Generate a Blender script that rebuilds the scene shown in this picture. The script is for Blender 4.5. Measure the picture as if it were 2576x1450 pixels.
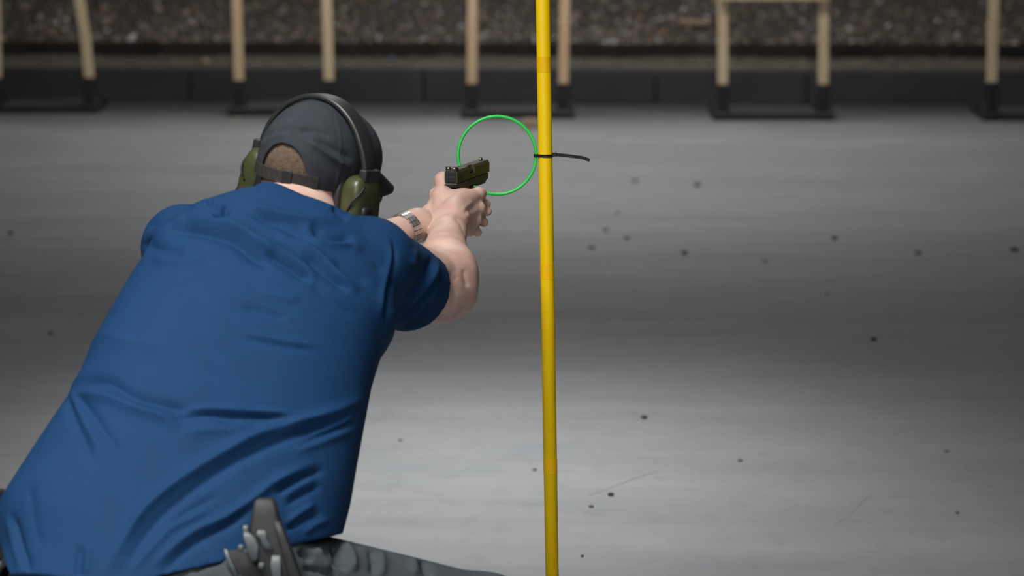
import bpy, bmesh, math, random
import numpy as np
from mathutils import Vector, Matrix

for o in list(bpy.data.objects):
    bpy.data.objects.remove(o)
SC = bpy.context.scene
COL = SC.collection
random.seed(7)
RNG = np.random.default_rng(11)

# ------------------------------------------------------------------ camera
W, H, F = 2576.0, 1450.0, 9000.0            # photograph size, focal length in its pixels
CAMH = 1.70
PITCH = math.atan(1265.0 / F)               # looking down about 8 degrees
cp, sp = math.cos(PITCH), math.sin(PITCH)
CAM = np.array([0.0, 0.0, CAMH])
FW = np.array([0.0, cp, -sp]); RT = np.array([1.0, 0.0, 0.0]); UP = np.array([0.0, sp, cp])
cam = bpy.data.cameras.new('camera')
cam.sensor_width = 36.0
cam.lens = F / W * 36.0
cam.clip_end = 200
cam.dof.use_dof = True
cam.dof.focus_distance = 6.68
cam.dof.aperture_fstop = 5.2
camo = bpy.data.objects.new('camera', cam); COL.objects.link(camo)
camo.location = CAM
camo.rotation_euler = (math.pi / 2 - PITCH, 0, 0)
SC.camera = camo

# ------------------------------------------------------------------ world, lights, exposure
world = bpy.data.worlds.new('world'); SC.world = world
world.use_nodes = True
world.node_tree.nodes['Background'].inputs[0].default_value = (0.92, 0.96, 1.0, 1)
world.node_tree.nodes['Background'].inputs[1].default_value = 0.25
SC.view_settings.view_transform = 'Standard'
SC.view_settings.look = 'None'
SC.view_settings.gamma = 1.0
SC.view_settings.use_curve_mapping = False
SC.view_settings.exposure = 0.0
CEIL = 3.3
# ceiling lamps: (x, y, size x, size y, watts, beam spread set to shape the falloff, place)
LAMPS = [(-1.0, 4.7, 0.9, 0.6, 80, 140, 'above the kneeling shooter'), (-0.10, 8.8, 0.7, 2.4, 15, 50, 'above the yellow pole'),
         (0.1, 14.6, 0.6, 2.2, 11, 90, 'above the middle of the lane'), (-1.3, 1.0, 1.3, 0.6, 135, 180, 'behind the firing line on the left, added as fill'),  # the panel behind the firing line is unseen, added as frontal fill
         (1.0, 1.0, 1.3, 0.6, 40, 180, 'behind the firing line on the right, added as fill'), (0.1, 17.5, 3.4, 0.3, 66, 150, 'nearest the rubber bank, added to brighten it')]  # unseen panels, added as frontal fill and to brighten bank and stakes

# ------------------------------------------------------------------ small helpers
def P(x, y, d):
    """photo pixel + distance along the view axis -> world point"""
    return CAM + d * (FW + (x - W / 2) / F * RT - (y - H / 2) / F * UP)
def G(x, y, z=0.0):
    """photo pixel -> world point on the horizontal plane z"""
    v = FW + (x - W / 2) / F * RT - (y - H / 2) / F * UP
    return CAM + (z - CAMH) / v[2] * v
def proj(X):
    q = X - CAM
    d = q @ FW
    return W / 2 + F * (q @ RT) / d, H / 2 - F * (q @ UP) / d, d
def nrm(v):
    v = np.asarray(v, float); return v / np.linalg.norm(v)

def tag(o, label=None, cat=None, group=None, kind=None):
    if label: o['label'] = label
    if cat: o['category'] = cat
    if group: o['group'] = group
    if kind: o['kind'] = kind
    return o
def empty(name, loc=(0, 0, 0)):
    o = bpy.data.objects.new(name, None); COL.objects.link(o)
    o.empty_display_size = 0.05
    o.location = loc
    return o
def link(name, me, mat=None, parent=None, smooth=False):
    o = bpy.data.objects.new(name, me); COL.objects.link(o)
    if mat is not None and not me.materials: me.materials.append(mat)
    if parent is not None:
        o.parent = parent
        o.matrix_parent_inverse = Matrix.Translation(parent.location).inverted()
    if smooth:
        me.polygons.foreach_set('use_smooth', [True] * len(me.polygons))
    return o
def mesh_np(name, V, Q):
    me = bpy.data.meshes.new(name)
    n = Q.shape[1]
    me.vertices.add(len(V)); me.vertices.foreach_set('co', np.asarray(V, np.float32).ravel())
    me.loops.add(len(Q) * n); me.loops.foreach_set('vertex_index', np.asarray(Q, np.int32).ravel())
    me.polygons.add(len(Q))
    me.polygons.foreach_set('loop_start', np.arange(len(Q), dtype=np.int32) * n)
    me.update(calc_edges=True); me.validate()
    return me
def bm_mesh(name, bm):
    bmesh.ops.recalc_face_normals(bm, faces=bm.faces[:])
    me = bpy.data.meshes.new(name); bm.to_mesh(me); bm.free()
    return me
def add_box(bm, c, s, M=None, bev=0.0, seg=2):
    r = bmesh.ops.create_cube(bm, size=1.0)
    vs = r['verts']
    for v in vs:
        v.co = Vector((v.co.x * s[0], v.co.y * s[1], v.co.z * s[2]))
    if bev > 0:
        es = list({e for v in vs for e in v.link_edges})
        rr = bmesh.ops.bevel(bm, geom=es, offset=bev, segments=seg, profile=0.6, affect='EDGES')
        vs = list({v for f in rr['faces'] for v in f.verts} | {v for v in vs if v.is_valid})
    for v in vs:
        co = v.co + Vector(c)
        v.co = (M @ co) if M is not None else co
    return vs
def add_prism(bm, prof, a0, a1, axis='x', M=None, bev=0.0):
    """profile (list of 2D) extruded along an axis"""
    def mk(p, a):
        if axis == 'x': return Vector((a, p[0], p[1]))
        if axis == 'y': return Vector((p[0], a, p[1]))
        return Vector((p[0], p[1], a))
    A = [bm.verts.new(mk(p, a0)) for p in prof]
    B = [bm.verts.new(mk(p, a1)) for p in prof]
    n = len(prof)
    fs = [bm.faces.new(A), bm.faces.new(B[::-1])]
    for i in range(n):
        fs.append(bm.faces.new((A[i], B[i], B[(i + 1) % n], A[(i + 1) % n])))
    vs = A + B
    bmesh.ops.recalc_face_normals(bm, faces=fs)
    if bev > 0:
        es = list({e for f in fs for e in f.edges})
        rr = bmesh.ops.bevel(bm, geom=es, offset=bev, segments=2, profile=0.6, affect='EDGES')
        vs = list({v for f in rr['faces'] for v in f.verts} | {v for v in vs if v.is_valid})
    if M is not None:
        for v in vs: v.co = M @ v.co
    return vs
def frames(pts, up):
    pts = [np.asarray(p, float) for p in pts]
    T = []
    for i in range(len(pts)):
        a = pts[max(0, i - 1)]; b = pts[min(len(pts) - 1, i + 1)]
        T.append(nrm(b - a))
    out = []
    for t in T:
        s = nrm(np.cross(t, up)); u = np.cross(s, t)
        out.append((t, s, u))
    return out
def add_sweep(bm, pts, prof, up=(0, 0, 1), closed=False, caps=True, scale=None):
    """sweep a closed 2D profile (side, up) along points"""
    pts = [np.asarray(p, float) for p in pts]
    if closed:
        ext = [pts[-1]] + pts + [pts[0]]
        fr = frames(ext, np.asarray(up, float))[1:-1]
    else:
        fr = frames(pts, np.asarray(up, float))
    rings = []
    for i, p in enumerate(pts):
        t, s, u = fr[i]
        k = 1.0 if scale is None else scale[i]
        rings.append([bm.verts.new(Vector(p + s * a * k + u * b * k)) for a, b in prof])
    n = len(prof); m = len(pts)
    for i in range(m if closed else m - 1):
        A = rings[i]; B = rings[(i + 1) % m]
        for j in range(n):
            bm.faces.new((A[j], A[(j + 1) % n], B[(j + 1) % n], B[j]))
    if caps and not closed:
        bm.faces.new(rings[0][::-1]); bm.faces.new(rings[-1])
    return rings
def circ(r, n=12, r2=None):
    r2 = r if r2 is None else r2
    return [(r * math.cos(2 * math.pi * i / n), r2 * math.sin(2 * math.pi * i / n)) for i in range(n)]
def rrect(a, b, r, n=3):
    out = []
    for cx, cy, a0 in ((a - r, b - r, 0), (-a + r, b - r, 90), (-a + r, -b + r, 180), (a - r, -b + r, 270)):
        for i in range(n + 1):
            t = math.radians(a0 + 90 * i / n)
            out.append((cx + r * math.cos(t), cy + r * math.sin(t)))
    return out
def add_superell(bm, M, r, e=3.0, nu=28, nv=16):
    def f(c):
        return math.copysign(abs(c) ** (2.0 / e), c)
    rows = []
    for j in range(1, nv):
        ph = -math.pi / 2 + math.pi * j / nv
        rows.append([bm.verts.new(M @ Vector((r[0] * f(math.cos(ph)) * f(math.cos(2 * math.pi * i / nu)),
                                              r[1] * f(math.cos(ph)) * f(math.sin(2 * math.pi * i / nu)),
                                              r[2] * f(math.sin(ph))))) for i in range(nu)])
    b = bm.verts.new(M @ Vector((0, 0, -r[2]))); t = bm.verts.new(M @ Vector((0, 0, r[2])))
    for j in range(len(rows) - 1):
        for i in range(nu):
            bm.faces.new((rows[j][i], rows[j][(i + 1) % nu], rows[j + 1][(i + 1) % nu], rows[j + 1][i]))
    for i in range(nu):
        bm.faces.new((b, rows[0][(i + 1) % nu], rows[0][i]))
        bm.faces.new((t, rows[-1][i], rows[-1][(i + 1) % nu]))
def catmull(pts, n=8):
    pts = [np.asarray(p, float) for p in pts]
    out = []
    for i in range(len(pts) - 1):
        p0 = pts[max(0, i - 1)]; p1 = pts[i]; p2 = pts[i + 1]; p3 = pts[min(len(pts) - 1, i + 2)]
        for k in range(n):
            t = k / n
            out.append(0.5 * (2 * p1 + (p2 - p0) * t + (2 * p0 - 5 * p1 + 4 * p2 - p3) * t * t + (3 * p1 - p0 - 3 * p2 + p3) * t ** 3))
    out.append(pts[-1])
    return out

# ------------------------------------------------------------------ materials
def material(name, col, rough=0.6, metal=0.0, spec=0.5, noise=None, col2=None, bump=None, sss=0.0, coat=0.0, stretch=None):
    """noise=(scale, detail), col2 = second colour, bump=(scale, strength, distance)"""
    m = bpy.data.materials.new(name); m.use_nodes = True
    nt = m.node_tree; b = nt.nodes['Principled BSDF']
    b.inputs['Base Color'].default_value = (*col, 1)
    b.inputs['Roughness'].default_value = rough
    b.inputs['Metallic'].default_value = metal
    b.inputs['Specular IOR Level'].default_value = spec
    if coat: b.inputs['Coat Weight'].default_value = coat
    if sss:
        b.inputs['Subsurface Weight'].default_value = sss
        b.inputs['Subsurface Radius'].default_value = (0.012, 0.005, 0.003)
        b.inputs['Subsurface Scale'].default_value = 1.0
    tc = nt.nodes.new('ShaderNodeTexCoord')
    src = tc.outputs['Object']
    if stretch:
        mp = nt.nodes.new('ShaderNodeMapping'); mp.inputs['Scale'].default_value = stretch
        nt.links.new(src, mp.inputs['Vector']); src = mp.outputs['Vector']
    if noise:
        n = nt.nodes.new('ShaderNodeTexNoise'); n.inputs['Scale'].default_value = noise[0]; n.inputs['Detail'].default_value = noise[1]
        nt.links.new(src, n.inputs['Vector'])
        r = nt.nodes.new('ShaderNodeValToRGB')
        r.color_ramp.elements[0].position = 0.33; r.color_ramp.elements[1].position = 0.67
        r.color_ramp.elements[0].color = (*col, 1); r.color_ramp.elements[1].color = (*(col2 or col), 1)
        nt.links.new(n.outputs['Fac'], r.inputs['Fac'])
        nt.links.new(r.outputs['Color'], b.inputs['Base Color'])
    if bump:
        n2 = nt.nodes.new('ShaderNodeTexNoise'); n2.inputs['Scale'].default_value = bump[0]; n2.inputs['Detail'].default_value = 4
        nt.links.new(src, n2.inputs['Vector'])
        bp = nt.nodes.new('ShaderNodeBump'); bp.inputs['Strength'].default_value = bump[1]; bp.inputs['Distance'].default_value = bump[2]
        nt.links.new(n2.outputs['Fac'], bp.inputs['Height'])
        nt.links.new(bp.outputs['Normal'], b.inputs['Normal'])
    return m

M = {}
M['shirt'] = material('navy_knit', (0.0046, 0.034, 0.100), 0.8, spec=0.2, noise=(30, 3), col2=(0.0052, 0.037, 0.109), bump=(900, 0.25, 0.0006))
M['trousers'] = material('grey_cotton', (0.046, 0.057, 0.064), 0.85, spec=0.2, noise=(24, 4), col2=(0.058, 0.070, 0.078), bump=(700, 0.3, 0.0008))
M['skin'] = material('skin', (0.72, 0.51, 0.42), 0.5, spec=0.35, noise=(22, 4), col2=(0.62, 0.37, 0.31), bump=(420, 0.22, 0.0006), sss=0.25)
M['hair'] = material('short_hair', (0.10, 0.068, 0.048), 0.8, spec=0.2, noise=(160, 3), col2=(0.16, 0.112, 0.082), bump=(500, 0.8, 0.002))
M['cap'] = material('cap_cotton', (0.030, 0.034, 0.042), 0.85, spec=0.25, noise=(60, 3), col2=(0.036, 0.041, 0.050), bump=(900, 0.35, 0.0006))
M['cap_dark'] = material('cap_webbing', (0.028, 0.026, 0.026), 0.8, spec=0.25, noise=(200, 2), col2=(0.04, 0.037, 0.036))
M['black_gloss'] = material('black_vinyl', (0.020, 0.020, 0.021), 0.42, spec=0.7, noise=(40, 2), col2=(0.026, 0.026, 0.027))
M['black'] = material('black_plastic', (0.013, 0.013, 0.014), 0.5, noise=(60, 2), col2=(0.018, 0.018, 0.019))
M['olive'] = material('olive_plastic', (0.050, 0.055, 0.020), 0.36, spec=0.5, noise=(50, 2), col2=(0.056, 0.061, 0.023))
M['slide'] = material('slide_finish', (0.050, 0.055, 0.030), 0.45, metal=0.35, noise=(300, 3), col2=(0.060, 0.062, 0.030))
M['frame'] = material('pistol_polymer', (0.040, 0.042, 0.022), 0.55, noise=(500, 3), col2=(0.050, 0.052, 0.028), bump=(1500, 0.3, 0.0004))
M['steel_dark'] = material('dark_steel', (0.035, 0.036, 0.040), 0.45, metal=0.4, noise=(200, 2), col2=(0.045, 0.046, 0.05))
M['white_dot'] = material('sight_dot', (0.80, 0.82, 0.70), 0.5, noise=(100, 2), col2=(0.78, 0.80, 0.68))
M['steel'] = material('brushed_steel', (0.72, 0.71, 0.69), 0.36, metal=0.9, noise=(400, 3), col2=(0.62, 0.61, 0.59), stretch=(1, 6, 1))
M['dial'] = material('dark_dial', (0.01, 0.012, 0.02), 0.2, noise=(30, 2), col2=(0.014, 0.016, 0.026))
M['yellow'] = material('yellow_plastic', (0.97, 0.62, 0.0003), 0.5, spec=0.25, noise=(18, 3), col2=(0.98, 0.64, 0.0005), bump=(300, 0.08, 0.0004))
M['yellow_tape'] = material('yellow_tape', (0.99, 0.56, 0.0004), 0.4, spec=0.35, noise=(60, 3), col2=(1.0, 0.58, 0.0006), bump=(500, 0.1, 0.0003))
M['green'] = material('green_plastic', (0.035, 0.66, 0.10), 0.35, spec=0.5, noise=(30, 2), col2=(0.04, 0.70, 0.11))
M['nylon'] = material('black_nylon', (0.010, 0.010, 0.011), 0.42, noise=(120, 2), col2=(0.014, 0.014, 0.015))
M['holster'] = material('holster_shell', (0.014, 0.0135, 0.015), 0.62, noise=(90, 3), col2=(0.020, 0.0195, 0.021))
M['holster_grey'] = material('holster_bracket', (0.075, 0.088, 0.095), 0.5, noise=(60, 2), col2=(0.10, 0.115, 0.122))
M['belt'] = material('belt_webbing', (0.016, 0.016, 0.0175), 0.8, noise=(150, 2), col2=(0.024, 0.024, 0.026), bump=(600, 0.4, 0.0008))
M['boot'] = material('boot_leather', (0.03, 0.026, 0.022), 0.6, noise=(40, 3), col2=(0.045, 0.04, 0.034))
M['rubber_sole'] = material('sole_rubber', (0.015, 0.015, 0.015), 0.8, noise=(60, 2), col2=(0.02, 0.02, 0.02))
M['stake'] = material('pine_stake', (0.72, 0.54, 0.33), 0.7, noise=(9, 4), col2=(0.82, 0.66, 0.44), stretch=(6, 6, 0.6))
M['stake_tan'] = material('pine_stake_tan', (0.72, 0.50, 0.30), 0.7, noise=(9, 4), col2=(0.80, 0.58, 0.37), stretch=(6, 6, 0.6))
M['stand'] = material('stand_black_steel', (0.012, 0.0135, 0.016), 0.6, noise=(12, 3), col2=(0.02, 0.022, 0.025))
M['plate'] = material('stand_plate', (0.070, 0.068, 0.070), 0.6, noise=(10, 3), col2=(0.078, 0.075, 0.075))
M['curb'] = material('rubber_block', (0.050, 0.050, 0.056), 0.85, spec=0.2, noise=(5, 4), col2=(0.066, 0.063, 0.068), bump=(60, 0.4, 0.004))
M['curb_dark'] = material('rubber_step', (0.022, 0.019, 0.018), 0.9, spec=0.2, noise=(6, 4), col2=(0.045, 0.038, 0.034))
M['dust'] = material('ledge_dust', (0.11, 0.100, 0.085), 0.95, spec=0.1, noise=(14, 5), col2=(0.20, 0.18, 0.15), bump=(90, 0.6, 0.006))
M['crumb'] = material('rubber_crumb', (0.016, 0.016, 0.012), 0.8, noise=(80, 2), col2=(0.03, 0.03, 0.022))
M['crumb_soft'] = material('dusty_rubber_crumb', (0.14, 0.142, 0.14), 0.85, noise=(80, 2), col2=(0.17, 0.172, 0.168))
M['brass'] = material('spent_brass', (0.60, 0.55, 0.38), 0.38, metal=0.6, noise=(80, 2), col2=(0.52, 0.47, 0.32))
M['wood_bit'] = material('splintered_wood', (0.45, 0.34, 0.22), 0.8, noise=(30, 3), col2=(0.55, 0.43, 0.29))
M['blue_bit'] = material('blue_plastic', (0.10, 0.12, 0.20), 0.5, noise=(40, 2), col2=(0.14, 0.16, 0.25))
M['wall'] = material('dark_painted_wall', (0.06, 0.06, 0.062), 0.9, noise=(3, 4), col2=(0.075, 0.075, 0.077))
M['ceil'] = material('ceiling_panels', (0.20, 0.20, 0.20), 0.9, noise=(2, 3), col2=(0.23, 0.23, 0.23))
M['lamp_body'] = material('lamp_housing', (0.6, 0.6, 0.6), 0.5, noise=(10, 2), col2=(0.65, 0.65, 0.65))
lm = bpy.data.materials.new('lamp_diffuser'); lm.use_nodes = True
lb = lm.node_tree.nodes['Principled BSDF']
lb.inputs['Base Color'].default_value = (0.9, 0.9, 0.9, 1)
lb.inputs['Emission Color'].default_value = (1, 0.97, 0.93, 1); lb.inputs['Emission Strength'].default_value = 4.0
M['lamp'] = lm

# concrete floor: cool grey with broad patches, faint sideways streaks, specks and fine relief
def floor_material():
    m = bpy.data.materials.new('sealed_concrete'); m.use_nodes = True
    nt = m.node_tree; b = nt.nodes['Principled BSDF']; L = nt.links
    tc = nt.nodes.new('ShaderNodeTexCoord')
    def noise(scale, detail, st=(1, 1, 1), rough=0.55):
        mp = nt.nodes.new('ShaderNodeMapping'); mp.inputs['Scale'].default_value = st
        L.new(tc.outputs['Object'], mp.inputs['Vector'])
        n = nt.nodes.new('ShaderNodeTexNoise'); n.inputs['Scale'].default_value = scale; n.inputs['Detail'].default_value = detail
        n.inputs['Roughness'].default_value = rough
        L.new(mp.outputs['Vector'], n.inputs['Vector']); return n.outputs['Fac']
    def ramp(fac, p0, c0, p1, c1):
        r = nt.nodes.new('ShaderNodeValToRGB')
        r.color_ramp.elements[0].position = p0; r.color_ramp.elements[1].position = p1
        r.color_ramp.elements[0].color = (*c0, 1); r.color_ramp.elements[1].color = (*c1, 1)
        L.new(fac, r.inputs['Fac']); return r.outputs['Color']
    def mul(a, c, f=1.0):
        x = nt.nodes.new('ShaderNodeMix'); x.data_type = 'RGBA'; x.blend_type = 'MULTIPLY'; x.inputs['Factor'].default_value = f
        L.new(a, x.inputs['A']); L.new(c, x.inputs['B']); return x.outputs['Result']
    base = ramp(noise(1.6, 4), 0.32, (0.258, 0.272, 0.290), 0.70, (0.292, 0.298, 0.302))
    base = mul(base, ramp(noise(3.0, 5, (0.8, 2.0, 1)), 0.30, (0.88, 0.89, 0.90), 0.62, (1, 1, 1)))
    base = mul(base, ramp(noise(16, 4, (1, 0.6, 1)), 0.30, (0.90, 0.90, 0.90), 0.46, (1, 1, 1)))
    base = mul(base, ramp(noise(55, 3), 0.26, (0.80, 0.80, 0.79), 0.36, (1, 1, 1)))
    # roller streaks across the lane
    base = mul(base, ramp(noise(2.2, 3, (0.12, 1.4, 1)), 0.35, (0.90, 0.90, 0.91), 0.60, (1, 1, 1)))
    # floor colour gets darker towards the foot of the bank, edge broken by noise
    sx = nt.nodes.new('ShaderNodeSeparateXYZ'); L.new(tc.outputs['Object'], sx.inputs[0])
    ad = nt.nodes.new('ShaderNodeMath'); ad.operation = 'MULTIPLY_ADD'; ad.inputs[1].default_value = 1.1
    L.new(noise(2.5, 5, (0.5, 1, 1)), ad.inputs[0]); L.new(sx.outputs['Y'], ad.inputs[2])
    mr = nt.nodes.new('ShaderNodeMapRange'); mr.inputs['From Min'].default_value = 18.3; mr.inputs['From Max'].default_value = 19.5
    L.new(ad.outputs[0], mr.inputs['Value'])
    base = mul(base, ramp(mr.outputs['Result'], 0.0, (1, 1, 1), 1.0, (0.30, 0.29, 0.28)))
    L.new(base, b.inputs['Base Color'])
    b.inputs['Roughness'].default_value = 0.68
    b.inputs['Specular IOR Level'].default_value = 0.35
    bp = nt.nodes.new('ShaderNodeBump'); bp.inputs['Strength'].default_value = 0.15; bp.inputs['Distance'].default_value = 0.002
    L.new(noise(120, 4), bp.inputs['Height']); L.new(bp.outputs['Normal'], b.inputs['Normal'])
    return m
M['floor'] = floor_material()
M['scuff'] = material('rubber_scuff', (0.20, 0.205, 0.21), 0.6, noise=(40, 3), col2=(0.25, 0.255, 0.26))

def berm_material():
    m = bpy.data.materials.new('shredded_rubber'); m.use_nodes = True
    nt = m.node_tree; b = nt.nodes['Principled BSDF']
    a = nt.nodes.new('ShaderNodeAttribute'); a.attribute_name = 'chip'
    n = nt.nodes.new('ShaderNodeTexNoise'); n.inputs['Scale'].default_value = 60
    tc = nt.nodes.new('ShaderNodeTexCoord'); nt.links.new(tc.outputs['Object'], n.inputs['Vector'])
    r = nt.nodes.new('ShaderNodeValToRGB'); r.color_ramp.elements[0].color = (0.7, 0.7, 0.7, 1); r.color_ramp.elements[1].color = (1.2, 1.2, 1.2, 1)
    nt.links.new(n.outputs['Fac'], r.inputs['Fac'])
    x = nt.nodes.new('ShaderNodeMix'); x.data_type = 'RGBA'; x.blend_type = 'MULTIPLY'; x.inputs['Factor'].default_value = 1
    nt.links.new(a.outputs['Color'], x.inputs['A']); nt.links.new(r.outputs['Color'], x.inputs['B'])
    nt.links.new(x.outputs['Result'], b.inputs['Base Color'])
    b.inputs['Roughness'].default_value = 0.75; b.inputs['Specular IOR Level'].default_value = 0.3
    return m
M['berm'] = berm_material()

# ------------------------------------------------------------------ the room
def slab(name, lo, hi, mat, parent=None, bev=0.0):
    bm = bmesh.new()
    c = [(a + b) / 2 for a, b in zip(lo, hi)]; s = [b - a for a, b in zip(lo, hi)]
    add_box(bm, c, s, bev=bev)
    return link(name, bm_mesh(name, bm), mat, parent)
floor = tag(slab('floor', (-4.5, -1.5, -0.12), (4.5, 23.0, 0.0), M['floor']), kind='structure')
tag(slab('ceiling', (-4.5, -1.5, CEIL + 0.12), (4.5, 23.0, CEIL + 0.24), M['ceil']), kind='structure')
tag(slab('wall_left', (-4.62, -1.5, -0.12), (-4.5, 23.0, CEIL + 0.24), M['wall']), kind='structure')
tag(slab('wall_right', (4.5, -1.5, -0.12), (4.62, 23.0, CEIL + 0.24), M['wall']), kind='structure')
tag(slab('wall_far', (-4.62, 23.0, -0.12), (4.62, 23.12, CEIL + 0.24), M['wall']), kind='structure')

for lx, ly, sx, sy, wt, spread, words in LAMPS:
    t = empty('ceiling_lamp', (lx, ly, CEIL + 0.12))
    tag(t, 'long white ceiling light panel ' + words, 'lamp', 'ceiling light panels')
    bm = bmesh.new(); add_box(bm, (lx, ly, CEIL + 0.08), (sx + 0.06, sy + 0.06, 0.08), bev=0.01)
    link('housing', bm_mesh('housing', bm), M['lamp_body'], t)
    bm = bmesh.new(); add_box(bm, (lx, ly, CEIL + 0.034), (sx, sy, 0.012), bev=0.003)
    link('diffuser', bm_mesh('diffuser', bm), M['lamp'], t)
    ld = bpy.data.lights.new('panel_light', 'AREA'); ld.shape = 'RECTANGLE'; ld.size = sx; ld.size_y = sy
    ld.energy = wt; ld.color = (1.0, 0.985, 0.96); ld.spread = math.radians(spread)
    lo = bpy.data.objects.new('panel_light', ld); COL.objects.link(lo); lo.location = (lx, ly, CEIL + 0.02)

# scuffs on the floor: thin rubber marks
def scuff(pts, w):
    bm = bmesh.new()
    q = catmull([G(x, y) for x, y in pts], 8)
    n = len(q)
    add_sweep(bm, [p + np.array([0, 0, 0.0004]) for p in q], [(-w, -0.0003), (w, -0.0003), (w, 0.0003), (-w, 0.0003)],
              scale=[0.25 + 0.75 * math.sin(math.pi * (i + 0.5) / n) for i in range(n)])
    return link('scuff_mark', bm_mesh('scuff_mark', bm), M['scuff'], floor)
scuff([(1472, 1248), (1530, 1230), (1600, 1203), (1630, 1193), (1662, 1187)], 0.0035)
scuff([(2095, 1325), (2140, 1292), (2170, 1262), (2195, 1238)], 0.003)

# curb of dark rubber blocks in front of the berm
cl, cr = G(0, 257), G(2576, 267)
cdir = nrm((cr - cl) * np.array([1, 1, 0])); cnor = np.array([-cdir[1], cdir[0], 0])
def CU(a, b, z):       # along the curb (from the left frame edge), back from its face, height
    return cl + cdir * a + cnor * b + np.array([0, 0, z])
CURBW = float(np.linalg.norm(cr - cl)); CH = 0.182
curb = tag(empty('trim_1', tuple(CU(0, 0, 0))), kind='structure')
Mc = Matrix(((cdir[0], cnor[0], 0, cl[0]), (cdir[1], cnor[1], 0, cl[1]), (0, 0, 1, 0), (0, 0, 0, 1)))
xs = [-1.6, -0.45, 1.035, 2.3, 3.55, 4.36, 5.6, 6.9]
for i in range(len(xs) - 1):
    bm = bmesh.new()
    add_box(bm, ((xs[i] + xs[i + 1]) / 2, 0.09 + 0.004 * (i % 2), CH / 2 - 0.002 * (i % 3 == 1)), (xs[i + 1] - xs[i] - 0.008, 0.18, CH), Mc, bev=0.008)
    link('curb_block', bm_mesh('curb_block', bm), M['curb'], curb)
# dusty ledge behind the curb, then a dark step
bm = bmesh.new()
nx, ny = 260, 14
grid = []
for j in range(ny + 1):
    row = []
    for i in range(nx + 1):
        a = -1.6 + 8.5 * i / nx; b = 0.17 + 0.55 * j / ny
        z = CH - 0.006 + 0.010 * random.random() + 0.006 * math.sin(a * 5.1 + j) + 0.02 * j / ny
        row.append(bm.verts.new(Vector(CU(a, b, z))))
    grid.append(row)
for j in range(ny):
    for i in range(nx):
        bm.faces.new((grid[j][i], grid[j][i + 1], grid[j + 1][i + 1], grid[j + 1][i]))
low = [bm.verts.new(Vector(CU(a, b, 0))) for a, b in ((-1.6, 0.17), (6.9, 0.17), (6.9, 0.72), (-1.6, 0.72))]
bm.faces.new(low[::-1])
bm.faces.new([low[0], low[1]] + [grid[0][i] for i in range(nx, -1, -1)])
bm.faces.new([low[3], low[2]][::-1] + [grid[ny][i] for i in range(0, nx + 1)])
tag(link('trim_2', bm_mesh('trim_2', bm), M['dust'], smooth=True), kind='structure')
bm = bmesh.new(); add_box(bm, (2.65, 0.80, 0.135), (8.5, 0.16, 0.27), Mc, bev=0.01)
tag(link('trim_3', bm_mesh('trim_3', bm), M['curb_dark']), kind='structure')

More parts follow.
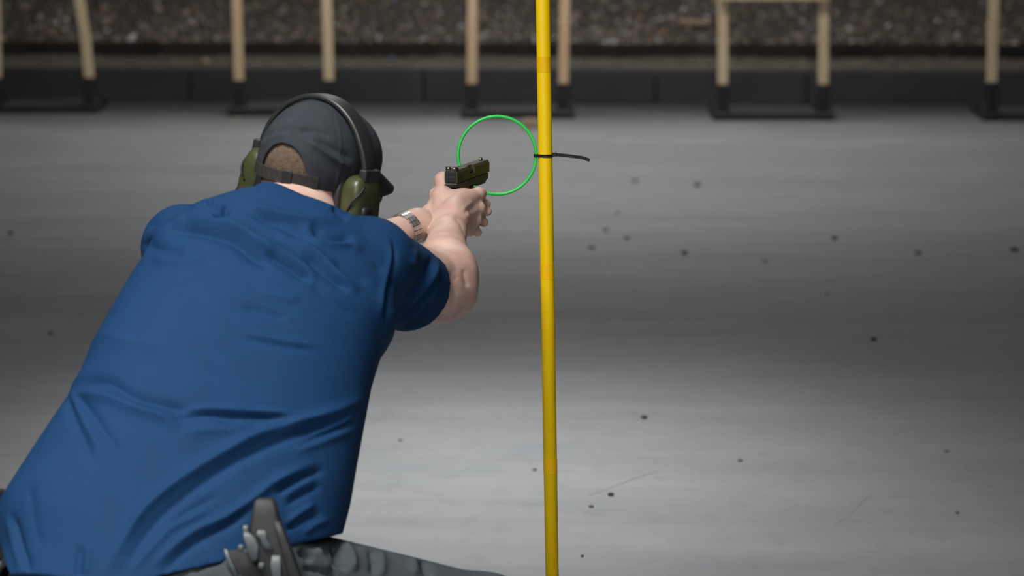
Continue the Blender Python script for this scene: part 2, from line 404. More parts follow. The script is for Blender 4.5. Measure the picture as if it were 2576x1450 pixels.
# the berm: bank of shredded rubber, far too many chips to count
def build_berm():
    V, T, C = [], [], []
    bmi = bmesh.new(); bmesh.ops.create_icosphere(bmi, subdivisions=1, radius=1.0)
    iv = np.array([v.co[:] for v in bmi.verts]); it = np.array([[v.index for v in f.verts] for f in bmi.faces]); bmi.free()
    SL = math.radians(34)
    def bank(a, s): # a along, s up the slope
        return CU(a, 0.86 + s * math.cos(SL), 0.235 + s * math.sin(SL))
    def relief(a, s): return 0.018 * math.sin(a * 2.3 + s * 3) + 0.014 * math.sin(a * 6.1 - s * 7.7)
    base = 0
    # body of the bank
    na, ns = 160, 40
    gv = []
    for j in range(ns + 1):
        for i in range(na + 1):
            a = -1.6 + 8.5 * i / na; s = -0.05 + 2.3 * j / ns
            h = relief(a, s) + 0.006 * random.uniform(-1, 1)
            gv.append(bank(a, s) + np.array([0, -math.sin(SL) * h, math.cos(SL) * h]))
    gt = []
    for j in range(ns):
        for i in range(na):
            p = j * (na + 1) + i
            gt += [(p, p + 1, p + na + 2), (p, p + na + 2, p + na + 1)]
    V.append(np.array(gv)); T.append(np.array(gt)); C.append(np.tile([0.10, 0.086, 0.072], (len(gv), 1))); base += len(gv)
    pal = np.array([[0.030, 0.027, 0.025], [0.045, 0.038, 0.032], [0.065, 0.054, 0.044], [0.085, 0.070, 0.055], [0.06, 0.058, 0.056],
                    [0.11, 0.085, 0.062], [0.13, 0.125, 0.12], [0.18, 0.178, 0.175], [0.075, 0.085, 0.12], [0.13, 0.075, 0.042]])
    pw = np.array([0.20, 0.22, 0.20, 0.13, 0.09, 0.06, 0.06, 0.018, 0.007, 0.015]); pw = pw / pw.sum()
    N = 15000
    for k in range(N):
        a = random.uniform(-1.55, 6.85); s = 2.2 * random.random() ** 2.0
        sz = random.uniform(0.006, 0.018) * (1.8 if random.random() < 0.07 else 1); h = relief(a, s)
        q = RNG.normal(size=4); q /= np.linalg.norm(q)
        w, x, y, z = q
        R = np.array([[1 - 2 * (y * y + z * z), 2 * (x * y - z * w), 2 * (x * z + y * w)], [2 * (x * y + z * w), 1 - 2 * (x * x + z * z), 2 * (y * z - x * w)], [2 * (x * z - y * w), 2 * (y * z + x * w), 1 - 2 * (x * x + y * y)]])
        sc = sz * np.array([random.uniform(0.7, 1.7), random.uniform(0.6, 1.1), random.uniform(0.3, 0.8)])
        vv = (iv * sc * RNG.uniform(0.8, 1.2, (len(iv), 1))) @ R.T + bank(a, s) + np.array([0, -math.sin(SL), math.cos(SL)]) * (h + 0.004)
        c = pal[RNG.choice(len(pal), p=pw)] * random.uniform(3.2, 5.6)
        V.append(vv); T.append(it + base); C.append(np.tile(c, (len(iv), 1))); base += len(iv)
    V = np.concatenate(V); T = np.concatenate(T); C = np.concatenate(C)
    me = mesh_np('rubber_berm', V, T)
    at = me.color_attributes.new('chip', 'FLOAT_COLOR', 'POINT')
    at.data.foreach_set('color', np.concatenate([C, np.ones((len(C), 1))], 1).astype(np.float32).ravel())
    o = link('rubber_berm', me, M['berm'])
    tag(o, 'bank of shredded brown and grey rubber chips behind the curb', 'berm', kind='stuff')
build_berm()

# ------------------------------------------------------------------ target stands
def stand(xl, xr, yb, ybot, label, lean=(0, 0), tan=(0, 0), cross=False, skip=()):
    """stake centres xl, xr in the photo, foot of the front edge yb, bottom of the bare wood ybot"""
    f = G((xl + xr) / 2, yb); Y = f[1]
    s = F / ((f - CAM) @ FW)
    wx = (xr - xl) / s
    cx = f[0]
    t = empty('target_stand', tuple(f)); tag(t, label, 'target stand', 'target stands in front of the berm')
    # plate and feet
    bm = bmesh.new(); add_box(bm, (cx, Y + 0.25, 0.020), (wx - 0.03, 0.46, 0.030), bev=0.008)
    link('base_plate', bm_mesh('base_plate', bm), M['plate'], t)
    bm = bmesh.new(); add_box(bm, (cx, Y + 0.012, 0.018), (wx + 0.02, 0.03, 0.036), bev=0.006)
    link('front_rail', bm_mesh('front_rail', bm), M['stand'], t)
    hb = (CAMH - G(0, ybot)[2]) ; 
    # height of the socket from the photo row of its top
    d = Y + 0.07
    zs = CAMH - (d * (sp + (ybot - H / 2) / F * cp)) / (cp - (ybot - H / 2) / F * sp)
    for k, sx in enumerate((-1, 1)):
        x = cx + sx * wx / 2
        bm = bmesh.new(); add_box(bm, (x + sx * 0.012, Y + 0.24, 0.022), (0.085, 0.5, 0.040), bev=0.014, seg=3)
        link('foot', bm_mesh('foot', bm), M['stand'], t)
        bm = bmesh.new(); add_box(bm, (x, Y + 0.07, zs / 2 + 0.01), (0.062, 0.05, zs - 0.02), bev=0.006)
        so = link('socket', bm_mesh('socket', bm), M['stand'], t)
        bm = bmesh.new()
        add_box(bm, (x + sx * 0.035, Y + 0.06, 0.06), (0.02, 0.03, 0.03), bev=0.008)
        link('clamp_bolt', bm_mesh('clamp_bolt', bm), M['plate'], so)
        if k in skip: continue
        bm = bmesh.new()
        ln = lean[k]
        pts = [(x, Y + 0.07, zs - 0.06), (x, Y + 0.07, zs), (x + ln * 0.35, Y + 0.07, zs + 0.22), (x + ln, Y + 0.07, zs + 0.45), (x + ln * 1.5, Y + 0.07, 1.5)]
        add_sweep(bm, pts, rrect(0.026, 0.012, 0.003, 1), up=(0, 1, 0))
        link('wooden_stake', bm_mesh('wooden_stake', bm), M['stake_tan' if tan[k] else 'stake'], t)
    if cross:
        bm = bmesh.new(); zc = 0.64
        add_box(bm, (cx, Y + 0.045, zc), (wx + 0.05, 0.018, 0.055), bev=0.003)
        link('cross_batten', bm_mesh('cross_batten', bm), M['stake'], t)
stand(-12, 222, 285, 195, 'target stand with a bowed leaning stake at the left end of the row', lean=(0, -0.052))
stand(599, 826, 292, 202, 'target stand with two wooden stakes directly behind the shooter\'s headset', lean=(-0.008, -0.010), tan=(1, 0))
stand(1187, 1418, 299, 210, 'target stand with two wooden stakes behind the green ring and yellow pole', lean=(0.004, 0.006), tan=(1, 1))
stand(1820, 2073, 304, 212, 'target stand with a cross batten joining its two stakes', lean=(-0.005, -0.002), tan=(0, 0), cross=True)
stand(2498, 2740, 305, 207, 'target stand cut off by the right edge, one stake showing', lean=(0.004, 0))

# ------------------------------------------------------------------ small litter
def chip(name, p, r, mat, label, cat, group=None, flat=0.55):
    bm = bmesh.new()
    bmesh.ops.create_icosphere(bm, subdivisions=2, radius=1.0)
    a = random.uniform(0, 3); sx, sy = random.uniform(0.8, 1.25), random.uniform(0.7, 1.0)
    for v in bm.verts:
        k = 1 + 0.22 * math.sin(v.co.x * 4 + a) * math.cos(v.co.y * 3.3 - a) + random.uniform(-0.08, 0.08)
        v.co = Vector((v.co.x * r * sx * k, v.co.y * r * sy * k, max(v.co.z, -0.8) * r * flat * k))
    zmin = min(v.co.z for v in bm.verts)
    for v in bm.verts: v.co.z -= zmin
    o = link(name, bm_mesh(name, bm), mat, smooth=True); o.location = Vector(p)
    return tag(o, label, cat, group)
darks = [(1621, 1054, .0085, 'dark', 'dark rubber crumb on the floor, right of the pole, uppermost of the two blackest'),
         (1537, 1248, .0075, 'dark', 'black rubber crumb beside the curved scuff mark right of the pole'),
         (1465, 1402, .0048, 'dark', 'tiny dark crumb near the bottom edge right of the pole'),
         (1862, 1162, .0075, 'soft', 'grey crumb on the floor midway between pole and right edge, low down'),
         (2198, 857, .010, 'dark', 'dark crumb alone on the right part of the floor, halfway down'),
         (1722, 640, .012, 'dark', 'dark crumb on the far floor left of the nearest pale casing'),
         (2100, 603, .012, 'dark', 'dark crumb on the far floor above and right of the casings'),
         (2310, 640, .011, 'dark', 'dark crumb on the far floor, second from the right edge'),
         (2551, 632, .013, 'dark', 'dark crumb on the far floor at the right edge of the picture'),
         (1577, 602, .011, 'soft', 'faint grey crumb on the far floor, middle of three near the pole'),
         (1524, 581, .010, 'soft', 'faint grey crumb on the far floor, topmost of three near the pole'),
         (1488, 627, .010, 'soft', 'faint grey crumb on the far floor, lowest of three near the pole'),
         (1754, 468, .016, 'soft', 'dusty grey crumb on the floor below the batten stand, further right of two'),
         (1597, 458, .013, 'soft', 'dusty grey crumb on the floor right of the cable tie tail'),
         (127, 842, .0085, 'soft', 'grey crumb on the floor left of the shooter\'s back'),
         (27, 590, .012, 'dark', 'brown crumb on the floor at the far left edge'),
         (2408, 1293, .006, 'soft', 'small grey crumb near the lower right corner of the floor'),
         (2382, 1138, .006, 'soft', 'faint small crumb on the right part of the floor above the lower corner one'),
         (1488, 1277, .0065, 'soft', 'faint grey crumb just below the curved scuff mark'),
         (1345, 1185, .006, 'soft', 'faint crumb close to the pole on its left side'),
         (1008, 1110, .005, 'soft', 'small faint crumb on the floor right of the blue shirt')]
for x, y, r, k, lab in darks:
    chip('rubber_crumb', G(x, y), r, M['crumb' if k == 'dark' else 'crumb_soft'], lab, 'debris', 'rubber crumbs on the floor')
def casing(x, y, ang, lab):
    p = G(x, y)
    bm = bmesh.new()
    L, r = 0.019, 0.0049
    prof = [(0, 0.0), (0.0, r), (0.0012, r), (0.0018, r * 0.86), (0.0026, r * 0.86), (0.0034, r), (L, r * 0.97), (L, r * 0.85), (L - 0.012, r * 0.82), (L - 0.012, 0)]
    n = 14; rings = []
    for a, rr in prof:
        rings.append([bm.verts.new(Vector((a - L / 2, max(rr, 1e-5) * math.cos(2 * math.pi * i / n), r + max(rr, 1e-5) * math.sin(2 * math.pi * i / n)))) for i in range(n)])
    for i in range(len(rings) - 1):
        for j in range(n):
            bm.faces.new((rings[i][j], rings[i][(j + 1) % n], rings[i + 1][(j + 1) % n], rings[i + 1][j]))
    o = link('brass_casing', bm_mesh('brass_casing', bm), M['brass'], smooth=True)
    o.location = Vector(p); o.rotation_euler = (0, 0, ang)
    tag(o, lab, 'casing', 'spent casings on the floor')
casing(1923, 658, 0.3, 'pale spent brass casing on the far floor, left one of two')
casing(2078, 741, -0.2, 'pale spent brass casing on the floor, nearer and right one of two')
casing(2265, 316, 0.9, 'spent brass casing on the floor right of the batten stand')
casing(600, 300, 0.2, 'spent brass casing on the floor beside the headset, under a stand')
casing(1552, 538, 0.6, 'faint spent casing on the far floor right of the pole')
# tan wood block by the pole, splinter in the berm, bits on the ledge
def block(name, p, s, rot, mat, label, cat):
    bm = bmesh.new(); vs = add_box(bm, (0, 0, 0), s, bev=min(s) * 0.18)
    for v in bm.verts: v.co += Vector([random.uniform(-1, 1) * min(s) * 0.06 for _ in range(3)])
    o = link(name, bm_mesh(name, bm), mat)
    o.location = Vector(p); o.rotation_euler = rot
    return tag(o, label, cat)
q = G(1336, 326); block('wood_block', q + np.array([0, 0, 0.027]), (0.075, 0.04, 0.052), (0, 0, 0.4), M['wood_bit'], 'small tan wood block on the floor left of the yellow pole', 'wood block')
for D_ in np.linspace(19.2, 22, 900):
    pz = P(1746, 56, D_); b_ = (pz - cl) @ cnor
    if pz[2] < 0.235 + (b_ - 0.86) * math.tan(math.radians(34)) + 0.055: break
block('wood_splinter', pz, (0.17, 0.03, 0.03), (0.3, 0.06, 0.05), M['wood_bit'], 'pale wood splinter lying flat on the rubber bank', 'wood splinter')
for x, y, m, lab in ((985, 153, 'blue_bit', 'bluish plastic scrap lying on the dusty ledge'), (402, 152, 'crumb_soft', 'grey scrap on the dusty ledge between two left stands'),
                     (517, 160, 'wood_bit', 'tan scrap on the dusty ledge left of the second stand'), (2250, 163, 'crumb_soft', 'pale grey scrap on the dusty ledge right of the batten stand')):
    chip('rubber_scrap', G(x, y, CH + 0.010), 0.018, M[m], lab, 'debris', 'scraps on the ledge', flat=0.8)

# ------------------------------------------------------------------ pole, ring, cable tie
PD = 6.85
ptop = P(1361.5, -250, PD - 0.04); pbot = P(1389, 1450, PD + 0.02)
pdir = nrm(ptop - pbot)
base_pt = pbot + pdir * (-(pbot[2] - 0.02) / pdir[2])
LP = np.linalg.norm(ptop - base_pt)
def pole_r(z):      # metres up the pole
    return 0.0126 + 0.0012 * z / LP
pole = empty('marker_pole', (base_pt[0], base_pt[1], 0))
tag(pole, 'thin yellow plastic pole standing upright on the range floor', 'pole')
def pole_part(name, z0, z1, dr, mat, parent, n=28, bev=0.0006):
    bm = bmesh.new()
    zs = [z0, z0 + bev, z1 - bev, z1]; rs = [pole_r(z0) + dr - bev, pole_r(z0) + dr, pole_r(z1) + dr, pole_r(z1) + dr - bev]
    s = nrm(np.cross(pdir, [0, 1, 0])); u = np.cross(s, pdir)
    rings = [[bm.verts.new(Vector(base_pt + pdir * z + (s * math.cos(2 * math.pi * i / n) + u * math.sin(2 * math.pi * i / n)) * r)) for i in range(n)] for z, r in zip(zs, rs)]
    for i in range(len(rings) - 1):
        for j in range(n): bm.faces.new((rings[i][j], rings[i][(j + 1) % n], rings[i + 1][(j + 1) % n], rings[i + 1][j]))
    bm.faces.new(rings[0][::-1]); bm.faces.new(rings[-1])
    return link(name, bm_mesh(name, bm), mat, parent, smooth=False)
sh = pole_part('shaft', 0, LP, 0, M['yellow'], pole)
def pole_at(y):     # height along the pole seen at a photo row
    best = min((abs(proj((base_pt + pdir * z)[None])[1][0] - y), z) for z in np.linspace(0, LP, 4000)); return best[1]
for y0, y1 in ((184, 143), (703, 663), (1193, 1155)):
    pole_part('tape_band', pole_at(y0), pole_at(y1), 0.00035, M['yellow_tape'], pole, bev=0.0002)
bm = bmesh.new(); bmesh.ops.create_cone(bm, cap_ends=True, segments=40, radius1=0.15, radius2=0.13, depth=0.03, matrix=Matrix.Translation((base_pt[0], base_pt[1], 0.015)))
link('round_base', bm_mesh('round_base', bm), M['black'], pole)
for p in sh.data.polygons: p.use_smooth = len(p.vertices) == 4

zt = pole_at(391); pc = base_pt + pdir * zt; rp = pole_r(zt)
ring_c = P(1250.5, 391, ((pc - CAM) @ FW)); RM, rm = 0.0745, 0.0031
bm = bmesh.new()
pts = [ring_c + RM * (math.cos(2 * math.pi * i / 96) * RT + math.sin(2 * math.pi * i / 96) * UP) for i in range(96)]
add_sweep(bm, pts, circ(rm, 14), up=FW, closed=True)
tag(link('hoop_ring', bm_mesh('hoop_ring', bm), M['green'], smooth=True), 'bright green plastic ring tied to the yellow pole', 'ring')
tie = empty('cable_tie', tuple(pc)); tag(tie, 'black cable tie fixing the green ring to the yellow pole', 'cable tie')
rc = ring_c + RM * RT
lat = RT; dep = np.cross([0, 0, 1], RT)
loop = []
R1 = rp + 0.0011; R2 = rm + 0.0012
for i in range(0, 25):          # round the pole
    a = math.radians(-100 + 200 * i / 24); loop.append(pc + R1 * (math.cos(a) * lat + math.sin(a) * dep))
for i in range(0, 11):
    a = math.radians(100 + 160 * i / 10); loop.append(rc + R2 * (math.cos(a) * lat + math.sin(a) * dep))
loop = [p + np.array([0, 0, -0.0002]) + UP * 0.0 for p in loop]
bm = bmesh.new(); add_sweep(bm, loop, [(-0.0006, -0.0028), (0.0006, -0.0028), (0.0006, 0.0028), (-0.0006, 0.0028)], closed=True)
link('strap_loop', bm_mesh('strap_loop', bm), M['nylon'], tie)
bm = bmesh.new(); hc = pc + (rp + 0.0035) * lat - 0.006 * dep + np.array([0, 0, 0.0022])
add_box(bm, hc, (0.0095, 0.0075, 0.0075), bev=0.0008)
add_box(bm, hc + np.array([0.0036, 0, 0.0036]), (0.0016, 0.003, 0.0022), bev=0.0003)
link('ratchet_head', bm_mesh('ratchet_head', bm), M['nylon'], tie)
bm = bmesh.new()
D0 = (hc - CAM) @ FW
tail = catmull([hc, P(1425, 391.5, D0), P(1448, 394.5, D0 - 0.002), P(1465, 397, D0 - 0.003), P(1474, 400, D0 - 0.004), P(1484, 404, D0 - 0.005)], 6)
add_sweep(bm, tail, [(-0.0007, -0.0031), (0.0007, -0.0031), (0.0007, 0.0031), (-0.0007, 0.0031)], scale=[1] * (len(tail) - 2) + [0.9, 0.45])
link('tail', bm_mesh('tail', bm), M['nylon'], tie)

# ------------------------------------------------------------------ signed-distance modelling of soft forms
class Prim:
    def __init__(s, f, c, r, k=0.02): s.f, s.c, s.r, s.k, s.g = f, np.asarray(c, float), r, k, 0
def cone(a, b, ra, rb, k=0.02, fl=None):
    """tapered capsule; fl=(axis, factor) flattens it across a direction"""
    a = np.asarray(a, float); b = np.asarray(b, float)
    ba = b - a; L2 = ba @ ba
    def f(X):
        t = np.clip(((X - a) @ ba) / L2, 0, 1)
        D = X - a - t[:, None] * ba
        if fl is not None:
            ax, fac = fl
            D = D + ((D @ ax) * (1 / fac - 1))[:, None] * ax
            return (np.sqrt((D * D).sum(1)) - (ra + (rb - ra) * t)) * fac
        return np.sqrt((D * D).sum(1)) - (ra + (rb - ra) * t)
    return Prim(f, (a + b) / 2, math.sqrt(L2) / 2 + max(ra, rb), k)
def ell(c, r, R=None, k=0.02):
    c = np.asarray(c, float); r = np.asarray(r, float)
    R = np.eye(3) if R is None else np.asarray(R, float)      # columns: local axes in world
    def f(X):
        Q = (X - c) @ R
        k0 = np.sqrt(((Q / r) ** 2).sum(1)); k1 = np.sqrt(((Q / (r * r)) ** 2).sum(1)) + 1e-9
        return k0 * (k0 - 1) / k1
    return Prim(f, c, r.max(), k)
def chain(pts, rad, k=0.008, fl=None):
    return [cone(pts[i], pts[i + 1], rad[i], rad[i + 1], k, fl) for i in range(len(pts) - 1)]
def smin(a, b, k):
    h = np.clip(0.5 + 0.5 * (b - a) / k, 0, 1)
    return b * (1 - h) + a * h - k * h * (1 - h)
def surface(name, prims, h, post=None, nb=20, margin=0.012):
    lo = np.min([p.c - p.r for p in prims], 0) - 0.03; hi = np.max([p.c + p.r for p in prims], 0) + 0.03
    N = np.ceil((hi - lo) / h / nb).astype(int)
    NJ, NK = int(N[1]) * nb + 2, int(N[2]) * nb + 2
    g = np.arange(nb + 1)
    off = np.stack(np.meshgrid(g, g, g, indexing='ij'), -1).reshape(-1, 3)
    half = nb * h / 2; rad = half * math.sqrt(3)
    keys, verts, quads = [], [], []
    C = np.array([p.c for p in prims]); Rr = np.array([p.r for p in prims]); Kk = np.array([p.k for p in prims])
    for bi in range(N[0]):
        for bj in range(N[1]):
            for bk in range(N[2]):
                o = np.array([bi, bj, bk]) * nb
                ctr = lo + (o + nb / 2) * h
                near = np.nonzero(np.linalg.norm(C - ctr, axis=1) - Rr < rad + Kk + margin)[0]
                if len(near) == 0: continue
                cc = ctr[None]
                sel = [prims[i] for i in near if prims[i].f(cc)[0] < (rad + prims[i].k + margin) * 1.35]
                if not sel: continue
                dc = min(p.f(cc)[0] for p in sel)
                if dc < -1.5 * rad and (post is None or post(cc, np.array([dc]))[0] < -1.5 * rad): continue
                X = lo + (off + o) * h
                d = None
                for gid in sorted({p.g for p in sel}):
                    e_ = None
                    for p in sel:
                        if p.g == gid:
                            v = p.f(X); e_ = v if e_ is None else smin(e_, v, p.k)
                    d = e_ if d is None else smin(d, e_, 0.003)
                if post is not None: d = post(X, d)
                V = d.reshape(nb + 1, nb + 1, nb + 1)
                if V.min() > 0 or V.max() < 0: continue
                n = nb
                cnt = np.zeros((n, n, n)); pos = np.zeros((n, n, n, 3))
                I, J, K = np.meshgrid(g, g, g, indexing='ij')
                IN = V < 0
                for ax in range(3):
                    s0 = [slice(None)] * 3; s1 = [slice(None)] * 3
                    s0[ax] = slice(0, n); s1[ax] = slice(1, n + 1); s0 = tuple(s0); s1 = tuple(s1)
                    m = IN[s0] != IN[s1]
                    if not m.any(): continue
                    t = np.where(m, V[s0] / np.where(m, V[s0] - V[s1], 1), 0)
                    pp = [I[s0].astype(float), J[s0].astype(float), K[s0].astype(float)]; pp[ax] = pp[ax] + t
                    o1, o2 = [a for a in range(3) if a != ax]
                    for d1 in (0, 1):
                        for d2 in (0, 1):
                            sl = [slice(None)] * 3
                            sl[o1] = slice(d1, d1 + n); sl[o2] = slice(d2, d2 + n); sl = tuple(sl)
                            mm = m[sl]; cnt += mm
                            for q in range(3): pos[..., q] += np.where(mm, pp[q][sl], 0)
                    # quads owned by this block
                    sl = [slice(0, n)] * 3; sl = tuple(sl)
                    e = np.argwhere(m[sl])
                    if len(e):
                        G0 = e + o
                        def key(da, db):
                            H_ = G0.copy(); H_[:, o1] += da; H_[:, o2] += db
                            return ((H_[:, 0] + 1) * NJ + H_[:, 1] + 1) * NK + H_[:, 2] + 1
                        qd = np.stack([key(-1, -1), key(0, -1), key(0, 0), key(-1, 0)], 1)
                        ins = IN[sl][tuple(e.T)]
                        flip = ins if ax != 1 else ~ins
                        qd[~flip] = qd[~flip][:, ::-1]
                        quads.append(qd)
                a = np.argwhere(cnt > 0)
                if len(a):
                    at = tuple(a.T)
                    verts.append(lo + (pos[at] / cnt[at][:, None] + o) * h)
                    A = a + o
                    keys.append(((A[:, 0] + 1) * NJ + A[:, 1] + 1) * NK + A[:, 2] + 1)
    keys = np.concatenate(keys); verts = np.concatenate(verts); quads = np.concatenate(quads)
    od = np.argsort(keys); keys = keys[od]; verts = verts[od]
    ix = np.searchsorted(keys, quads); ix = np.clip(ix, 0, len(keys) - 1)
    ok = (keys[ix] == quads).all(1)
    return verts, ix[ok]
def vnormals(V, Q):
    n = np.cross(V[Q[:, 2]] - V[Q[:, 0]], V[Q[:, 3]] - V[Q[:, 1]])
    N = np.zeros_like(V)
    for j in range(4): np.add.at(N, Q[:, j], n)
    return N / (np.linalg.norm(N, axis=1, keepdims=True) + 1e-12)
def relax(V, Q, it=2, lam=0.5):
    E = np.concatenate([Q[:, [0, 1]], Q[:, [1, 2]], Q[:, [2, 3]], Q[:, [3, 0]]])
    for _ in range(it):
        S = np.zeros_like(V); c = np.zeros(len(V))
        np.add.at(S, E[:, 0], V[E[:, 1]]); np.add.at(c, E[:, 0], 1)
        np.add.at(S, E[:, 1], V[E[:, 0]]); np.add.at(c, E[:, 1], 1)
        V = V + lam * (S / np.maximum(c, 1)[:, None] - V)
    return V
def seg_dist(x, y, poly):
    """distance to a polyline and the fraction along it"""
    pts = np.array(poly, float); L = np.concatenate([[0], np.cumsum(np.linalg.norm(np.diff(pts, axis=0), axis=1))])
    best = np.full(len(x), 1e9); tt = np.zeros(len(x)); sg = np.zeros(len(x))
    for i in range(len(pts) - 1):
        a, b = pts[i], pts[i + 1]; ba = b - a
        t = np.clip(((x - a[0]) * ba[0] + (y - a[1]) * ba[1]) / (ba @ ba), 0, 1)
        dx, dy = x - a[0] - t * ba[0], y - a[1] - t * ba[1]
        d = np.hypot(dx, dy); m = d < best
        best[m] = d[m]; tt[m] = ((L[i] + t * (L[i + 1] - L[i])) / L[-1])[m]
        sg[m] = np.sign(ba[0] * dy - ba[1] * dx)[m]
    return best, tt, sg
def folds(V, Q, lines, facing=0.05):
    """press folds (polyline, width, height) into the side of a garment that the lines were drawn on"""
    N = vnormals(V, Q)
    x, y, _ = proj(V)
    view = CAM - V; view /= np.linalg.norm(view, axis=1, keepdims=True)
    fc = np.clip(((N * view).sum(1) - facing) / 0.25, 0, 1)
    A = np.zeros(len(V))
    for poly, w, a in lines:
        poly = [p[:2] for p in catmull([(px, py, 0) for px, py in poly], 5)] if len(poly) > 2 else poly
        pa = np.array(poly); q0 = pa.min(0) - 3 * w; q1 = pa.max(0) + 3 * w
        ii = np.nonzero((fc > 0) & (x > q0[0]) & (x < q1[0]) & (y > q0[1]) & (y < q1[1]))[0]
        if len(ii) == 0: continue
        d, t, sg = seg_dist(x[ii], y[ii], poly)
        A[ii] += a * np.exp(-(d / w) ** 1.5) * np.minimum(1, np.minimum(t, 1 - t) * 5 + 0.02)
    return V + N * (A * fc)[:, None]

# ------------------------------------------------------------------ the person: frames and joints
B2 = np.array([425.0, 1450.0]); N2 = np.array([735.0, 500.0])
A3, C3 = P(B2[0], B2[1], 5.62), P(N2[0], N2[1], 5.98)
ax3 = nrm(C3 - A3); L3 = np.linalg.norm(C3 - A3)
a2 = nrm(N2 - B2); p2 = np.array([-a2[1], a2[0]]); L2px = np.linalg.norm(N2 - B2)
eu = nrm(p2[0] * RT - p2[1] * UP); ev = np.cross(ax3, eu)          # sideways, depth (front of the body)
if ev @ FW < 0: ev = -ev
left_px = [(-60, 1560), (0, 1400), (-10, 1300), (0, 1258), (35, 1200), (72, 1140), (110, 1080), (158, 1004), (162, 985), (185, 945), (207, 880), (250, 798), (292, 718), (330, 655), (352, 605)]
right_px = [(780, 1540), (835, 1440), (850, 1350), (862, 1300), (875, 1200), (890, 1100), (905, 1000), (915, 960), (930, 905), (948, 878), (962, 850)]
def tu(pts):
    out = []
    for p in pts:
        d = np.array(p, float) - B2
        t = (d @ a2) / L2px; D = 5.62 + 0.36 * t
        out.append((t, (d @ p2) / F * D))
    return np.array(sorted(out))
TL = np.vstack([tu(left_px), [[0.875, -0.185], [0.93, -0.14], [0.99, -0.085], [1.06, -0.05]]])
TR = np.vstack([tu(right_px), [[0.80, 0.200], [0.87, 0.180], [0.93, 0.135], [0.99, 0.085], [1.06, 0.05]]])
TB = np.array([[-0.3, 0.150], [-0.1, 0.158], [0.1, 0.155], [0.3, 0.150], [0.5, 0.150], [0.68, 0.145], [0.8, 0.125], [0.9, 0.095], [1.0, 0.065], [1.1, 0.05]])
def torso(off=0.0, t0=-0.12, t1=1.03, k=0.05):
    tt = np.linspace(-0.4, 1.2, 321)
    def sm(T):
        v = np.interp(tt, T[:, 0], T[:, 1]); kk = np.ones(5) / 5
        return np.convolve(np.pad(v, 2, mode='edge'), kk, 'valid')
    uL, uR, bb = sm(TL), sm(TR), sm(TB)
    def f(X):
        q = X - A3
        z = q @ ax3; t = z / L3
        u = q @ eu; v = q @ ev
        l = np.interp(t, tt, uL); r = np.interp(t, tt, uR); b = np.interp(t, tt, bb) + off
        c = (l + r) / 2; a = (r - l) / 2 + off
        e = 2.35
        rr = (np.abs((u - c) / a) ** e + np.abs(v / b) ** e) ** (1 / e)
        d = (rr - 1) * np.minimum(a, b) * 0.95
        return np.maximum(d, np.maximum((t0 - t) * L3, (t - t1) * L3))
    mid = A3 + ax3 * L3 * (t0 + t1) / 2
    return Prim(f, mid, 0.62, k)

# joints
SR = P(935, 655, 5.965); ER = P(1112, 714, 6.23); WR = P(1125, 592, 6.455)
SL = P(460, 630, 6.03); EL = P(785, 690, 6.32); WL = P(1050, 567, 6.488)
NECK = P(738, 512, 6.0)
HD = P(784, 430, 6.05)
# head frame
th = math.radians(34); rl = math.radians(10); pt = math.radians(4)
r0 = np.array([math.cos(th), -math.sin(th), 0]); f0 = np.array([math.sin(th), math.cos(th), 0]); u0 = np.array([0, 0, 1.0])
hr = math.cos(rl) * r0 - math.sin(rl) * u0; hu = math.cos(rl) * u0 + math.sin(rl) * r0
hf = math.cos(pt) * f0 - math.sin(pt) * hu; hu = math.sin(pt) * f0 + math.cos(pt) * hu
hu = np.cross(hr, hf)
HR = np.stack([hr, hf, hu], 1)
def HP(x, y, z): return HD + HR @ np.array([x, y, z])
HM = Matrix(((*HR[0], HD[0]), (*HR[1], HD[1]), (*HR[2], HD[2]), (0, 0, 0, 1)))
# pistol frame, millimetres
gy = math.radians(19.5); gp = math.radians(1.0)
gr = np.array([math.cos(gy), -math.sin(gy), 0]); gf = np.array([math.sin(gy) * math.cos(gp), math.cos(gy) * math.cos(gp), math.sin(gp)]); gu = np.cross(gr, gf)
GO = P(1134.5, 460, 6.57)
GR = np.stack([gr, gf, gu], 1)
def gp_(x, y, z): return GO + GR @ np.array([x, y, z]) * 0.001
GMm = Matrix(((*(GR[0] * .001), GO[0]), (*(GR[1] * .001), GO[1]), (*(GR[2] * .001), GO[2]), (0, 0, 0, 1)))
mm = 0.001

# ------------------------------------------------------------------ body
def finger(pts, r0, r1, k=0.004):
    n = len(pts); rad = [r0 + (r1 - r0) * i / (n - 1) for i in range(n)]
    pr = chain([gp_(*p) for p in pts], [r * mm for r in rad], k)
    for i in range(1, n - 1):   # knuckle swell
        pr.append(ell(gp_(*pts[i]), [rad[i] * 1.07 * mm] * 3, k=k))
    return pr
body = []
